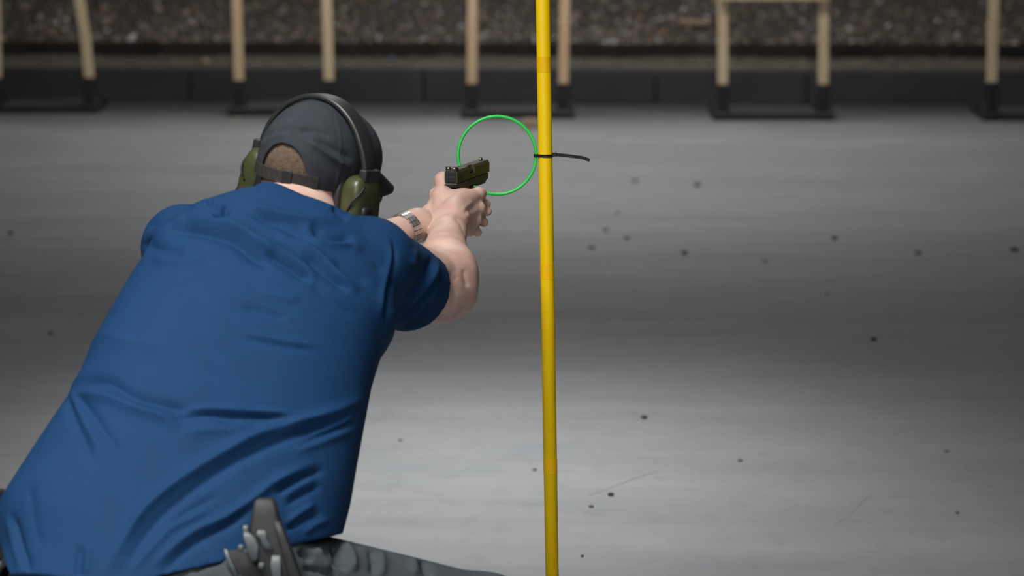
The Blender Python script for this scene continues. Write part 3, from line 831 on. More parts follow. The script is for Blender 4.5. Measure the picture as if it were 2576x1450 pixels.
# head, face, neck
body += [ell(HP(0, 0, 0.012), (0.077, 0.097, 0.098), HR, 0.03), ell(HP(0, 0.035, -0.062), (0.060, 0.062, 0.072), HR, 0.03),
         ell(HP(0, 0.082, -0.115), (0.026, 0.022, 0.020), HR, 0.02), ell(HP(0, 0.085, 0.018), (0.055, 0.018, 0.012), HR, 0.012),
         cone(HP(0, 0.092, 0.0), HP(0, 0.116, -0.034), 0.008, 0.013, 0.010), ell(HP(0.012, 0.104, -0.040), (0.008, 0.010, 0.007), HR, 0.006), ell(HP(-0.012, 0.104, -0.040), (0.008, 0.010, 0.007), HR, 0.006),
         ell(HP(0.045, 0.072, -0.028), (0.020, 0.018, 0.016), HR, 0.012), ell(HP(-0.045, 0.072, -0.028), (0.020, 0.018, 0.016), HR, 0.012),
         ell(HP(0, 0.096, -0.070), (0.024, 0.008, 0.005), HR, 0.004), ell(HP(0, 0.095, -0.080), (0.021, 0.008, 0.006), HR, 0.004),
         ell(HP(0.031, 0.086, 0.002), (0.012, 0.012, 0.011), HR, 0.004), ell(HP(-0.031, 0.086, 0.002), (0.012, 0.012, 0.011), HR, 0.004),
         ell(HP(0.076, 0.0, -0.02), (0.008, 0.018, 0.030), HR, 0.006), ell(HP(-0.076, 0.0, -0.02), (0.008, 0.018, 0.030), HR, 0.006)]
body += [cone(NECK - ax3 * 0.06, HP(0.0, -0.012, -0.035), 0.074, 0.068, 0.012), cone(P(768, 535, 6.02), HP(0.035, -0.006, -0.07), 0.055, 0.050, 0.015)]
# trunk and shoulders, kept under the shirt
body += [torso(-0.045, -0.25, 0.95, 0.05), cone(NECK - ax3 * 0.05, SR - ax3 * 0.02, 0.05, 0.045, 0.04), cone(NECK - ax3 * 0.07, SL - ax3 * 0.02, 0.05, 0.045, 0.04)]
# right arm
fwdR = nrm(WR - ER)
mid = ER + (WR - ER) * 0.33
body += [cone(SR, ER, 0.056, 0.051, 0.03), cone(ER, mid, 0.051, 0.050, 0.03), cone(mid, WR, 0.050, 0.0305, 0.02),
         ell(P(1150, 700, 6.27), (0.036, 0.050, 0.046), k=0.025),            # forearm muscle below the elbow crease
         ell(P(1163, 748, 6.225), (0.020, 0.026, 0.022), k=0.025),           # elbow point
         ell(P(1100, 752, 6.19), (0.045, 0.06, 0.042), k=0.03)]
nR0 = len(body)
# left arm
ml = EL + (WL - EL) * 0.35
body += [cone(SL, EL, 0.060, 0.046, 0.03), cone(EL, ml, 0.046, 0.045, 0.03), cone(ml, WL, 0.045, 0.0270, 0.02)]
nL0 = len(body)
# right hand: palm and back
RW = GR.T @ (WR - GO) * 1000; LW = GR.T @ (WL - GO) * 1000
kn = 0.012
rm_ = [(37, 42, -25), (42, 30, -50), (40, 16, -70), (34, 2, -88)]     # knuckles, index to little finger
body += [cone(WR, gp_(30, -55, -62), 0.0305, 0.026, 0.02), ell(gp_(24, -32, -52), (0.020, 0.042, 0.036), GR, kn)]
for i, q in enumerate(rm_):
    st = (20 + 3 * i, -55 + 2 * i, -42 - 11 * i)
    body.append(cone(gp_(*st), gp_(*q), 0.017 - 0.001 * i, 0.0120 - 0.0006 * i, kn))
    body.append(ell(gp_(q[0] + 2, q[1], q[2] + 1), [0.0118 - 0.0006 * i] * 3, k=0.006))
body += [ell(gp_(10, -78, -62), (0.022, 0.030, 0.024), GR, 0.012), ell(gp_(2, -12, -28), (0.020, 0.026, 0.016), GR, 0.012), ell(gp_(20, 4, -26), (0.018, 0.034, 0.016), GR, 0.012)]  # web under the tang
body += finger([rm_[0], (34, 64, -27), (21, 84, -29), (8, 96, -27)], 11.5, 8.5)
body += finger([rm_[1], (36, 66, -50), (12, 80, -49), (-12, 70, -48)], 11.0, 8.8)
body += finger([rm_[2], (34, 54, -69), (10, 70, -68), (-13, 60, -67)], 10.6, 8.5)
body += finger([rm_[3], (30, 38, -86), (8, 55, -85), (-12, 46, -84)], 9.6, 7.8)
body += finger([(0, -62, -55), (-13, -14, -25), (-24, 22, 1), (-23, 46, 5)], 18.0, 9.5, 0.010)      # right thumb
nRH = len(body)
# left hand
lm_ = [(-31, 50, -40), (-34, 44, -60), (-33, 34, -80), (-29, 22, -97)]
body += [cone(WL, gp_(-28, -44, -62), 0.0270, 0.021, 0.02), ell(gp_(-24, -10, -56), (0.016, 0.034, 0.034), GR, kn)]
for i, q in enumerate(lm_):
    body.append(cone(gp_(-24, -42 + 2 * i, -50 - 8 * i), gp_(*q), 0.014, 0.0115 - 0.0005 * i, kn))
body += finger([lm_[0], (-14, 84, -43), (20, 92, -45), (42, 74, -47)], 11.0, 8.8)
body += finger([lm_[1], (-16, 84, -61), (20, 92, -60), (47, 66, -60)], 11.0, 8.8)
body += finger([lm_[2], (-16, 74, -80), (20, 82, -79), (45, 53, -79)], 10.6, 8.5)
body += finger([lm_[3], (-14, 62, -97), (14, 70, -97), (36, 44, -97)], 9.6, 7.8)
body += finger([(-22, -20, -44), (-30, 6, -24), (-33, 38, -13), (-27, 66, -9)], 13.0, 9.0, 0.008)   # left thumb
for i in list(range(nR0, nL0)) + list(range(nRH, len(body))): body[i].g = 1     # the left arm touches the right one without melting into it
body.append(cone(SL, EL, 0.060, 0.046, 0.03))
# legs, inside the trousers
HRJ, KR = P(620, 1478, 5.62), P(1222, 1562, 5.84)
HLJ = P(265, 1440, 5.66)
AR = KR + np.array([-0.02, -0.26, -(KR[2] - 0.10)])
KL = np.array([HLJ[0] - 0.06, HLJ[1] + 0.20, 0.075]); AL = np.array([KL[0] + 0.05, KL[1] - 0.42, 0.075])
body += [cone(HRJ, KR, 0.075, 0.05, 0.04), cone(KR, AR, 0.05, 0.036, 0.03), cone(HLJ, KL, 0.075, 0.05, 0.04), cone(KL, AL, 0.05, 0.036, 0.03)]
FR = AR + np.array([0.05, 0.15, -0.055]); FL = AL + np.array([0.0, -0.10, -0.035])
body += [cone(AR, FR, 0.034, 0.026, 0.02), cone(AL, FL, 0.034, 0.026, 0.02)]

person = empty('person', (float((KL[0] + KR[0]) / 2), float(KL[1] - 0.1), 0.0))
tag(person, 'kneeling person in blue polo shirt and grey trousers seen from behind, arms extended aiming', 'person')
V, Q = surface('body', body, 0.0026)
V = relax(V, Q, 2, 0.5)
V = folds(V, Q, [([(1166, 676), (1170, 700), (1176, 724)], 8, -0.0022), ([(1150, 680), (1156, 705), (1164, 730)], 11, 0.001), ([(1128, 690), (1150, 706)], 11, -0.001), ([(1090, 590), (1120, 598), (1150, 590)], 5, -0.0015),
                 ([(1140, 545), (1160, 560), (1172, 600)], 9, -0.003), ([(1190, 505), (1160, 530)], 6, 0.0015), ([(1205, 530), (1165, 548)], 6, 0.0012), ([(1200, 515), (1165, 538)], 6, -0.0015), ([(1060, 560), (1072, 580)], 5, -0.001)])
body_o = link('body', mesh_np('body', V, Q), M['skin'], person, smooth=True)

# ------------------------------------------------------------------ shirt
HEM = P(1030, 728, 6.135)
sleeve_dir = nrm(HEM - SR)
SLH = SL + (EL - SL) * 0.62
def plane3(a, b, c, inside):
    n = nrm(np.cross(b - a, c - a))
    if (inside - a) @ n > 0: n = -n
    return a, n
h1 = plane3(P(400, 1452, 5.5), P(850, 1348, 5.5), P(400, 1452, 5.5) + np.array([0, 0.3, -0.060]), P(500, 1000, 5.6))
h2 = plane3(P(0, 1378, 5.55), P(46, 1452, 5.55), P(0, 1378, 5.55) + np.array([0, 0.3, -0.055]), P(500, 1000, 5.6))
shirt_p = [torso(0.0, -0.16, 0.957, 0.03),
           cone(NECK - ax3 * 0.128 + eu * 0.02 - ev * 0.01, SR + eu * 0.0, 0.066, 0.060, 0.04), cone(NECK - ax3 * 0.092, SL + ax3 * 0.012, 0.070, 0.064, 0.05),
           cone(P(800, 645, 5.95), P(915, 662, 5.95), 0.062, 0.060, 0.03),
           cone(SR + eu * 0.002, HEM, 0.066, 0.076, 0.03), cone(SL, SLH, 0.064, 0.066, 0.035)]
def shirt_post(X, d):
    d = np.maximum(d, (X - HEM) @ sleeve_dir)
    sl = nrm(EL - SL)
    # left sleeve end
    m = (X - SLH) @ sl
    lat_ = np.linalg.norm(X - SLH - m[:, None] * sl, axis=1)
    d = np.where(lat_ < 0.12, np.maximum(d, m), d)
    for a, n in (h1, h2): d = np.maximum(d, (X - a) @ n)
    return d
V, Q = surface('shirt', shirt_p, 0.0034, shirt_post)
V = relax(V, Q, 2, 0.5)
SF = [
 # upper back
 ([(536, 553), (556, 541), (575, 527)], 9, -0.0145), ([(548, 532), (566, 519)], 10, 0.0087),
 ([(415, 583), (470, 578), (529, 587), (588, 606), (632, 639), (690, 680)], 14, -0.0130), ([(430, 556), (520, 552), (600, 575), (660, 618), (730, 672)], 13, 0.0110),
 ([(662, 636), (720, 668), (785, 708)], 11, -0.0116), ([(640, 600), (700, 628), (760, 668), (800, 702)], 11, 0.0072),
 ([(760, 638), (815, 685), (880, 733)], 10, -0.0101), ([(735, 600), (800, 640), (850, 690), (905, 735)], 9, 0.0087),
 ([(783, 563), (806, 588), (840, 600), (892, 602)], 11, -0.0116), ([(770, 600), (830, 617), (890, 612)], 9, 0.0087),
 ([(640, 545), (720, 560), (780, 590)], 10, -0.0058), ([(620, 520), (700, 540), (790, 560), (860, 560)], 10, 0.0058),
 ([(360, 585), (385, 560), (440, 530), (490, 512)], 10, -0.0101), ([(372, 605), (420, 575), (470, 548)], 10, 0.0072),
 ([(350, 615), (400, 625), (470, 640)], 11, -0.0072), ([(380, 650), (440, 660), (520, 650)], 14, 0.0058),
 ([(838, 516), (860, 536), (880, 548)], 9, -0.0101),
 ([(608, 530), (660, 545), (710, 568), (750, 592), (800, 622)], 8, -0.007), ([(600, 516), (660, 527), (720, 547), (790, 552), (850, 550)], 9, 0.006), ([(690, 585), (750, 620), (800, 660)], 9, 0.005), ([(835, 655), (885, 690), (930, 712)], 10, -0.005), ([(900, 620), (940, 650), (965, 690)], 11, -0.005),
 ([(575, 512), (600, 500), (640, 492)], 8, -0.003), ([(480, 500), (505, 497), (525, 505)], 12, 0.006), ([(522, 506), (535, 512)], 8, -0.007),
 # sleeve seam and sleeve folds
 ([(985, 596), (993, 646), (974, 735), (972, 815)], 7, -0.0072), ([(978, 600), (982, 650), (962, 735), (960, 800)], 8, 0.0058),
 ([(1104, 646), (1086, 698), (1037, 757), (984, 796)], 8, 0.0087), ([(1088, 640), (1068, 696), (1025, 745)], 9, -0.0058),
 ([(1112, 698), (1085, 742), (1037, 793), (1000, 815)], 8, 0.0072), ([(1098, 705), (1060, 755), (1010, 795)], 8, -0.0072),
 ([(1044, 625), (1043, 650), (1036, 672)], 7, 0.0058), ([(1095, 752), (1060, 795), (1015, 820)], 8, -0.0058),
 # mid back
 ([(606, 772), (660, 785), (728, 802)], 12, -0.004), ([(645, 734), (700, 748), (760, 752)], 12, 0.003), ([(600, 846), (690, 868), (800, 884)], 10, -0.0035), ([(610, 836), (700, 856), (810, 872)], 9, 0.003),
 ([(780, 700), (830, 760), (900, 800)], 14, -0.003), ([(230, 830), (330, 860), (430, 870)], 18, 0.003),
 # waist creases
 ([(170, 975), (266, 962), (341, 1002), (455, 1030), (520, 1036)], 13, -0.008), ([(172, 990), (266, 1000), (345, 1030), (410, 1050), (450, 1080)], 15, 0.009),
 ([(425, 1062), (493, 1047), (607, 1050), (745, 1052)], 9, -0.007), ([(440, 1036), (530, 1030), (640, 1036), (750, 1042)], 9, 0.006), ([(540, 1056), (620, 1068), (690, 1070), (750, 1060)], 13, -0.006),
 ([(925, 995), (860, 1028), (797, 1050), (664, 1088), (531, 1160), (417, 1236), (341, 1312), (262, 1450)], 15, 0.012),
 ([(930, 1030), (820, 1072), (690, 1118), (565, 1180), (450, 1262), (372, 1340), (300, 1455)], 14, -0.007),
 ([(460, 1090), (560, 1082), (640, 1080)], 16, 0.006),
 ([(800, 1160), (740, 1188), (683, 1220), (645, 1250), (569, 1302), (474, 1348), (372, 1436)], 12, 0.009), ([(820, 1180), (740, 1215), (690, 1246)], 10, -0.007), ([(640, 1275), (570, 1325), (490, 1370), (400, 1445)], 11, -0.006),
 ([(535, 1280), (470, 1312), (417, 1340), (330, 1438)], 11, 0.006), ([(560, 1240), (470, 1290), (400, 1345), (330, 1425)], 9, -0.004),
 ([(716, 1320), (750, 1295), (795, 1266)], 8, 0.006), ([(715, 1340), (760, 1312), (810, 1290)], 7, -0.005), ([(708, 1252), (750, 1226), (800, 1200)], 8, 0.005), ([(715, 1275), (760, 1248), (810, 1222)], 8, -0.005),
 ([(760, 1345), (800, 1318), (830, 1308)], 7, 0.004), ([(900, 1040), (860, 1065), (770, 1100)], 9, 0.004), ([(890, 1080), (830, 1105), (740, 1140)], 9, 0.004), ([(895, 1060), (840, 1085), (750, 1122)], 8, -0.004),
 ([(163, 978), (176, 1020), (192, 1063), (237, 1168)], 11, -0.006), ([(182, 974), (215, 1020), (250, 1067), (306, 1152)], 12, -0.006), ([(172, 980), (205, 1050), (255, 1140)], 9, 0.004),
 ([(30, 1290), (50, 1360), (78, 1445)], 9, -0.007), ([(15, 1290), (32, 1360), (56, 1445)], 9, 0.004), ([(206, 1370), (200, 1410), (196, 1460)], 9, -0.006), ([(222, 1370), (216, 1450)], 9, 0.004), ([(72, 1210), (84, 1300), (100, 1380)], 12, -0.003),
]
V = folds(V, Q, SF)
V = relax(V, Q, 1, 0.3)
# open the ends where arms, neck and hips come out
fcen = V[Q].mean(1); fn = np.cross(V[Q[:, 2]] - V[Q[:, 0]], V[Q[:, 3]] - V[Q[:, 1]]); fn /= np.linalg.norm(fn, axis=1, keepdims=True) + 1e-12
kill = (np.abs((fcen - HEM) @ sleeve_dir) < 0.006) & (fn @ sleeve_dir > 0.8)
kill |= (np.linalg.norm(fcen - SLH, axis=1) < 0.12) & (fn @ nrm(EL - SL) > 0.8) & (np.abs((fcen - SLH) @ nrm(EL - SL)) < 0.006)
for a, n in (h1, h2): kill |= (np.abs((fcen - a) @ n) < 0.006) & (fn @ n > 0.8)
shirt = link('shirt', mesh_np('shirt', V, Q[~kill]), M['shirt'], person, smooth=True)
shirt['label'] = 'royal blue short-sleeved polo shirt'
# hem band of the sleeve, a slightly raised ring
def shirt_collar():
    bm = bmesh.new()
    c0 = P(736, 512, 5.985) - ax3 * 0.047; n = 44
    def ringp(h, a, b, dv=0):
        pts = []
        for i in range(n):
            t = 2 * math.pi * i / n
            w = 0.004 * math.sin(3 * t + 1) + 0.003 * math.sin(5 * t)
            pts.append(c0 + ax3 * (h + w * 0.6) + eu * (a + w) * math.cos(t) + ev * ((b + w) * math.sin(t) + dv))
        return pts
    prof = [(-0.045, 0.074, 0.070, 0), (-0.01, 0.077, 0.074, 0.0), (0.020, 0.080, 0.079, 0.0), (0.025, 0.0835, 0.0825, 0), (0.022, 0.087, 0.086, 0), (0.006, 0.094, 0.091, 0), (-0.014, 0.104, 0.098, 0), (-0.026, 0.112, 0.103, 0), (-0.030, 0.112, 0.103, 0), (-0.030, 0.104, 0.096, 0)]
    R = [[bm.verts.new(Vector(p)) for p in ringp(*q)] for q in prof]
    for i in range(len(R) - 1):
        for j in range(n): bm.faces.new((R[i][j], R[i][(j + 1) % n], R[i + 1][(j + 1) % n], R[i + 1][j]))
    o = link('collar', bm_mesh('collar', bm), M['shirt'], None, smooth=True)
    o.parent = shirt
    s = o.modifiers.new('sub', 'SUBSURF'); s.levels = 1; s.render_levels = 2
shirt_collar()

# ------------------------------------------------------------------ hair, cap
V, Q = surface('hair', [ell(HP(0, -0.002, 0.014), (0.0805, 0.100, 0.100), HR)], 0.004,
               lambda X, d: np.maximum(np.maximum(d, -((X - HD) @ hu + 0.030 + 0.35 * np.clip((X - HD) @ hf, 0, 1))), (X - HD) @ hf - 0.05))
link('hair', mesh_np('hair', V, Q), M['hair'], person, smooth=True)

cap = empty('baseball_cap', tuple(HP(0, 0, -0.02))); tag(cap, 'dark grey baseball cap with back strap on the person\'s head', 'cap')
def cap_post(X, d):
    q = (X - HD) @ HR
    x, y, z = q[:, 0], q[:, 1], q[:, 2]
    inner = np.sqrt((x / 0.082) ** 2 + ((y + 0.002) / 0.102) ** 2 + ((z - 0.014) / 0.102) ** 2) - 1
    d = np.maximum(d, -inner * 0.08)
    d = np.maximum(d, -0.017 - z - 0.06 * np.clip(y, 0, 1))
    # arch opening at the back
    arch = np.sqrt(((x - 0.010) / 0.041) ** 2 + ((z - 0.000) / 0.050) ** 2) - 1
    op = np.maximum(arch * 0.04, y + 0.03); op = np.maximum(op, -(z + 0.03))
    # panel seams
    az = np.arctan2(x, -y)
    seam = np.minimum(np.abs(az - 0.10), np.minimum(np.abs(az - 1.15), np.abs(az + 0.95)))
    d = d - 0.0012 * np.exp(-(seam / 0.03) ** 2)
    return np.maximum(d, -op)
V, Q = surface('crown', [ell(HP(0, 0.002, 0.014), (0.0875, 0.110, 0.107), HR, 0.02), ell(HP(0.006, 0.066, 0.026), (0.077, 0.060, 0.074), HR, 0.03)], 0.0022, cap_post)
V = relax(V, Q, 2, 0.5)
V = folds(V, Q, [([(770, 352), (820, 385), (882, 428)], 8, 0.006), ([(790, 352), (840, 376), (890, 405)], 9, -0.004), ([(740, 338), (790, 330), (840, 345)], 8, -0.003), ([(670, 335), (720, 318), (780, 322)], 8, 0.003),
                 ([(655, 370), (690, 345), (730, 340)], 7, 0.003)])
link('crown', mesh_np('crown', V, Q), M['cap'], cap, smooth=True)
def arc_back(z, x0, x1, off, n=20):
    out = []
    for i in range(n + 1):
        x = x0 + (x1 - x0) * i / n
        rz = 1 - ((z - 0.014) / 0.107) ** 2
        y = -0.110 * math.sqrt(max(0.02, rz - (x / 0.0875) ** 2)) + 0.002 - off
        out.append(HP(x, y, z))
    return out
bm = bmesh.new(); add_sweep(bm, arc_back(-0.004, -0.062, 0.066, 0.0015), rrect(0.0015, 0.0105, 0.0012, 2), up=hu)
st = link('strap', bm_mesh('strap', bm), M['cap_dark'], cap)
bm = bmesh.new(); add_sweep(bm, arc_back(-0.004, 0.020, 0.034, 0.004, 4), rrect(0.0016, 0.0130, 0.0012, 2), up=hu)
o = link('buckle', bm_mesh('buckle', bm), M['black'], None); o.parent = st
bm = bmesh.new()
nn = 26; top, bot = [], []
for j in range(7):
    rt_, rb_ = [], []
    for i in range(nn + 1):
        a = math.radians(-68 + 136 * i / nn)
        rr = 0.0 + j / 6
        x = (0.080 - 0.004 * rr) * math.sin(a); y0 = 0.026 + 0.100 * math.cos(a); y = y0 + rr * 0.092 * max(0.0, math.cos(a * 1.28)) ** 0.35
        z = 0.024 - 0.008 * math.sin(a) ** 2 - 0.046 * rr
        rt_.append(bm.verts.new(Vector(HP(x, y, z)))); rb_.append(bm.verts.new(Vector(HP(x, y, z - 0.004))))
    top.append(rt_); bot.append(rb_)
for j in range(6):
    for i in range(nn):
        bm.faces.new((top[j][i], top[j][i + 1], top[j + 1][i + 1], top[j + 1][i])); bm.faces.new((bot[j][i + 1], bot[j][i], bot[j + 1][i], bot[j + 1][i + 1]))
for i in range(nn): bm.faces.new((top[6][i], top[6][i + 1], bot[6][i + 1], bot[6][i]))
link('brim', bm_mesh('brim', bm), M['cap'], cap, smooth=True)
bm = bmesh.new(); add_superell(bm, HM @ Matrix.Translation((0, 0.002, 0.1215)), (0.007, 0.007, 0.003), 2, 14, 8)
link('top_button', bm_mesh('top_button', bm), M['cap'], cap, smooth=True)

# ------------------------------------------------------------------ earmuffs
em = empty('earmuffs', tuple(HP(0, 0.004, 0.13))); tag(em, 'electronic earmuffs with olive cups and black headband worn over the cap', 'earmuffs')
BY = 0.006
def bandpt(a, ex=0.0, y=BY):     # a from -100 (left) to 100 (right), degrees from the top
    t = math.radians(a)
    return HP((0.113 + ex) * math.sin(t), y, -0.004 + (0.131 + ex) * math.cos(t))
bm = bmesh.new(); pts = [bandpt(a) for a in np.linspace(-86, 86, 49)]
wid = [0.62 + 0.38 * min(1, (86 - abs(a)) / 30) for a in np.linspace(-86, 86, 49)]
R = []
for p, a, w in zip(pts, np.linspace(-86, 86, 49), wid):
    t = math.radians(a); no = HR @ nrm(np.array([math.sin(t) / 0.113, 0, math.cos(t) / 0.131]))
    R.append([bm.verts.new(Vector(p + no * b + hf * q * w)) for q, b in rrect(0.0185, 0.0048, 0.0042, 4)])
n = len(R[0])
for i in range(len(R) - 1):
    for j in range(n): bm.faces.new((R[i][j], R[i][(j + 1) % n], R[i + 1][(j + 1) % n], R[i + 1][j]))
bm.faces.new(R[0]); bm.faces.new(R[-1][::-1])
hb_o = link('headband', bm_mesh('headband', bm), M['black_gloss'], em, smooth=True)
for s in (-1, 1):
    cz = -0.040
    Mcup = HM @ Matrix.Translation((s * 0.101, 0.004, cz)) @ Matrix.Rotation(math.radians(-6 * s), 4, 'Y')
    bm = bmesh.new(); add_superell(bm, Mcup @ Matrix.Translation((s * 0.007, 0, 0)), (0.023, 0.038, 0.056), 3.4, 36, 22)
    cu = link('ear_cup', bm_mesh('ear_cup', bm), M['olive'], em, smooth=True)
    def sub(name, bm, mat):
        o = link(name, bm_mesh(name, bm), mat, None, smooth=True); o.parent = cu; return o
    bm = bmesh.new(); add_superell(bm, Mcup @ Matrix.Translation((-s * 0.019, 0, -0.001)), (0.012, 0.040, 0.056), 3.2, 32, 16)
    sub('cushion', bm, M['black'])
    bm = bmesh.new(); add_superell(bm, Mcup @ Matrix.Translation((s * 0.007, -0.001, -0.034)), (0.0245, 0.0390, 0.0220), 3.4, 28, 14)
    sub('control_panel', bm, M['black'])
    bm = bmesh.new(); add_superell(bm, Mcup @ Matrix.Translation((s * 0.026, -0.012, -0.006)), (0.009, 0.012, 0.012), 3.0, 22, 10)
    sub('volume_knob', bm, M['black'])
    bm = bmesh.new(); add_superell(bm, Mcup @ Matrix.Translation((s * 0.008, 0.036, -0.010)), (0.006, 0.007, 0.010), 2.6, 18, 10)
    sub('microphone', bm, M['black'])
    # wire fork from the band to both sides of the cup
    bm = bmesh.new()
    for dy in (-1, 1):
        w = catmull([bandpt(80 * s, 0.002, BY + 0.006 * dy), HP(s * 0.124, BY + 0.026 * dy, -0.004), HP(s * 0.120, 0.004 + 0.040 * dy, -0.022), HP(s * 0.110, 0.004 + 0.0385 * dy, -0.042)], 6)
        add_sweep(bm, w, circ(0.0017, 8), up=hr)
    link('wire_fork', bm_mesh('wire_fork', bm), M['black'], em, smooth=True)
    bm = bmesh.new(); add_box(bm, (0, 0, 0), (0.015, 0.044, 0.030), HM @ Matrix.Translation((s * 0.1140, BY, 0.014)), bev=0.005, seg=3)
    link('slider_block', bm_mesh('slider_block', bm), M['black_gloss'], em)

# ------------------------------------------------------------------ trousers, boots, belt
tr_p = [torso(-0.026, -0.40, 0.08, 0.05), cone(HRJ, KR, 0.108, 0.072, 0.05), cone(KR, AR + np.array([0, 0, 0.02]), 0.070, 0.058, 0.03), ell(P(520, 1560, 5.58), (0.16, 0.14, 0.13), k=0.05), ell(P(300, 1560, 5.60), (0.15, 0.14, 0.13), k=0.05),
        cone(HLJ, KL + np.array([0, 0, 0.0]), 0.108, 0.074, 0.05), cone(KL, AL + np.array([0, 0.05, 0]), 0.072, 0.060, 0.03)]
WA, Wn = A3 + ax3 * 0.10, ax3
V, Q = surface('trousers', tr_p, 0.0052, lambda X, d: np.maximum(d, 0.001 - X[:, 2]))
V = relax(V, Q, 2, 0.5)
N = vnormals(V, Q)
amp = 0.0016 * np.sin(V[:, 0] * 55 + 14 * np.sin(V[:, 2] * 13)) * np.sin(V[:, 1] * 19 + V[:, 2] * 31)
V = V + N * amp[:, None]
TF = [([(838, 1355), (850, 1395), (872, 1440)], 9, -0.0150), ([(862, 1362), (885, 1400), (890, 1440)], 10, 0.0090), ([(752, 1386), (770, 1398), (785, 1412)], 8, -0.0120), ([(810, 1378), (830, 1402), (852, 1430)], 8, -0.0120), ([(790, 1380), (812, 1408), (830, 1440)], 9, 0.0105),
      ([(930, 1380), (940, 1410), (938, 1450)], 8, -0.0090), ([(955, 1385), (962, 1420), (955, 1455)], 10, 0.0060), ([(1062, 1400), (1070, 1425), (1082, 1455)], 9, -0.0105), ([(1040, 1400), (1046, 1450)], 10, 0.0060), ([(1110, 1408), (1135, 1418), (1150, 1432)], 7, -0.0075), ([(760, 1430), (800, 1436), (850, 1450)], 8, -0.0090),
      ([(480, 1440), (520, 1420), (570, 1405)], 9, -0.0090)]
V = folds(V, Q, TF)
tro = link('trousers', mesh_np('trousers', V, Q), M['trousers'], person, smooth=True)
tro['label'] = 'dark grey cargo trousers'
for A_, F_, dirn in ((AR, FR, 1), (AL, FL, -1)):
    f_ = nrm((F_ - A_) * np.array([1, 1, 0]))
    toe = A_ + f_ * 0.17; toe[2] = 0.045 if dirn > 0 else 0.05
    heel = A_ - f_ * 0.03
    heel[2] = max(0.05, A_[2] - 0.045)
    V, Q = surface('boot', [cone(A_ + np.array([0, 0, 0.03]), A_ - np.array([0, 0, 0.02]), 0.050, 0.050, 0.03), cone(heel, toe, 0.042, 0.040, 0.03), ell(toe, (0.045, 0.05, 0.036), k=0.03)], 0.006, lambda X, d: np.maximum(d, 0.012 - X[:, 2]))
    bo = link('boot', mesh_np('boot', V, Q), M['boot'], person, smooth=True)
    bm = bmesh.new(); mid_ = (heel + toe) / 2; ang = math.atan2(f_[1], f_[0])
    Ms = Matrix.Translation((mid_[0], mid_[1], 0.011)) @ Matrix.Rotation(ang, 4, 'Z')
    add_superell(bm, Ms, (0.145, 0.047, 0.010), 3.5, 30, 10)
    o = link('sole', bm_mesh('sole', bm), M['rubber_sole'], None, smooth=True); o.parent = bo

# belt: webbing round the waist, dipping under the shirt
def torso_ring(t, off, n=80, tilt=0.0):
    out = []
    l = np.interp(t, TL[:, 0], TL[:, 1]); r = np.interp(t, TR[:, 0], TR[:, 1]); b = np.interp(t, TB[:, 0], TB[:, 1]) + off
    c = (l + r) / 2; a = (r - l) / 2 + off
    for i in range(n):
        s = 2 * math.pi * i / n
        cu_, su_ = math.cos(s), math.sin(s)
        e = 2 / 2.35
        u = c + a * math.copysign(abs(cu_) ** e, cu_); v = b * math.copysign(abs(su_) ** e, su_)
        out.append(A3 + ax3 * (t * L3 + tilt * u) + eu * u + ev * v)
    return out
bm = bmesh.new(); add_sweep(bm, torso_ring(-0.065, -0.014, tilt=0.10), rrect(0.0025, 0.021, 0.002, 2), up=ax3, closed=True)
link('belt', bm_mesh('belt', bm), M['belt'], person, smooth=True)

# ------------------------------------------------------------------ holster on the right hip
ho = empty('pistol_holster', tuple(P(700, 1440, 5.50))); tag(ho, 'empty dark holster with grey bracket on the person\'s right hip', 'holster')
HZ = 5.475
def loftpx(name, rows, d, th, mat, parent, r=0.22, smooth=True):
    """rows: (x left, x right, y, depth offset) -> rounded solid shell, thickness th"""
    bm = bmesh.new(); rings = []
    for xl_, xr_, yy, dd in rows:
        c = P((xl_ + xr_) / 2, yy, d + dd); hw = (xr_ - xl_) / 2 / F * d
        rings.append([bm.verts.new(Vector(c + RT * a + FW * b)) for a, b in rrect(hw, th, min(hw, th) * 0.85 * r * 2, 3)])
    n = len(rings[0])
    for i in range(len(rings) - 1):
        for j in range(n): bm.faces.new((rings[i][j], rings[i][(j + 1) % n], rings[i + 1][(j + 1) % n], rings[i + 1][j]))
    bm.faces.new(rings[0]); bm.faces.new(rings[-1][::-1])
    return link(name, bm_mesh(name, bm), mat, parent, smooth=smooth)
loftpx('shell', [(648, 684, 1254, 0.014), (640, 694, 1262, 0.008), (634, 702, 1295, 0.004), (628, 712, 1330, 0), (634, 732, 1375, -0.004), (650, 748, 1420, -0.004), (668, 765, 1470, 0), (690, 775, 1540, 0.01)], HZ, 0.018, M['holster'], ho)
loftpx('spine_rail', [(690, 704, 1312, -0.004), (700, 720, 1350, -0.010), (712, 736, 1395, -0.012), (728, 756, 1450, -0.010), (742, 772, 1510, -0.004)], HZ - 0.012, 0.010, M['holster'], ho)
loftpx('bracket', [(613, 624, 1338, 0.0), (612, 642, 1352, -0.004), (620, 652, 1375, -0.006), (628, 650, 1402, -0.004), (634, 644, 1412, 0)], HZ - 0.014, 0.008, M['holster_grey'], ho)
loftpx('retention_lever', [(648, 668, 1334, 0), (644, 672, 1346, -0.003), (654, 672, 1355, -0.003), (660, 682, 1372, -0.003), (668, 688, 1384, 0)], HZ - 0.018, 0.007, M['holster_grey'], ho)
loftpx('lower_plate', [(684, 706, 1398, 0), (680, 708, 1420, -0.003), (684, 708, 1445, -0.003), (690, 712, 1480, 0)], HZ - 0.018, 0.007, M['holster_grey'], ho)
loftpx('hood', [(612, 624, 1322, 0), (611, 625, 1335, -0.003), (614, 624, 1344, 0)], HZ - 0.008, 0.007, M['holster_grey'], ho)
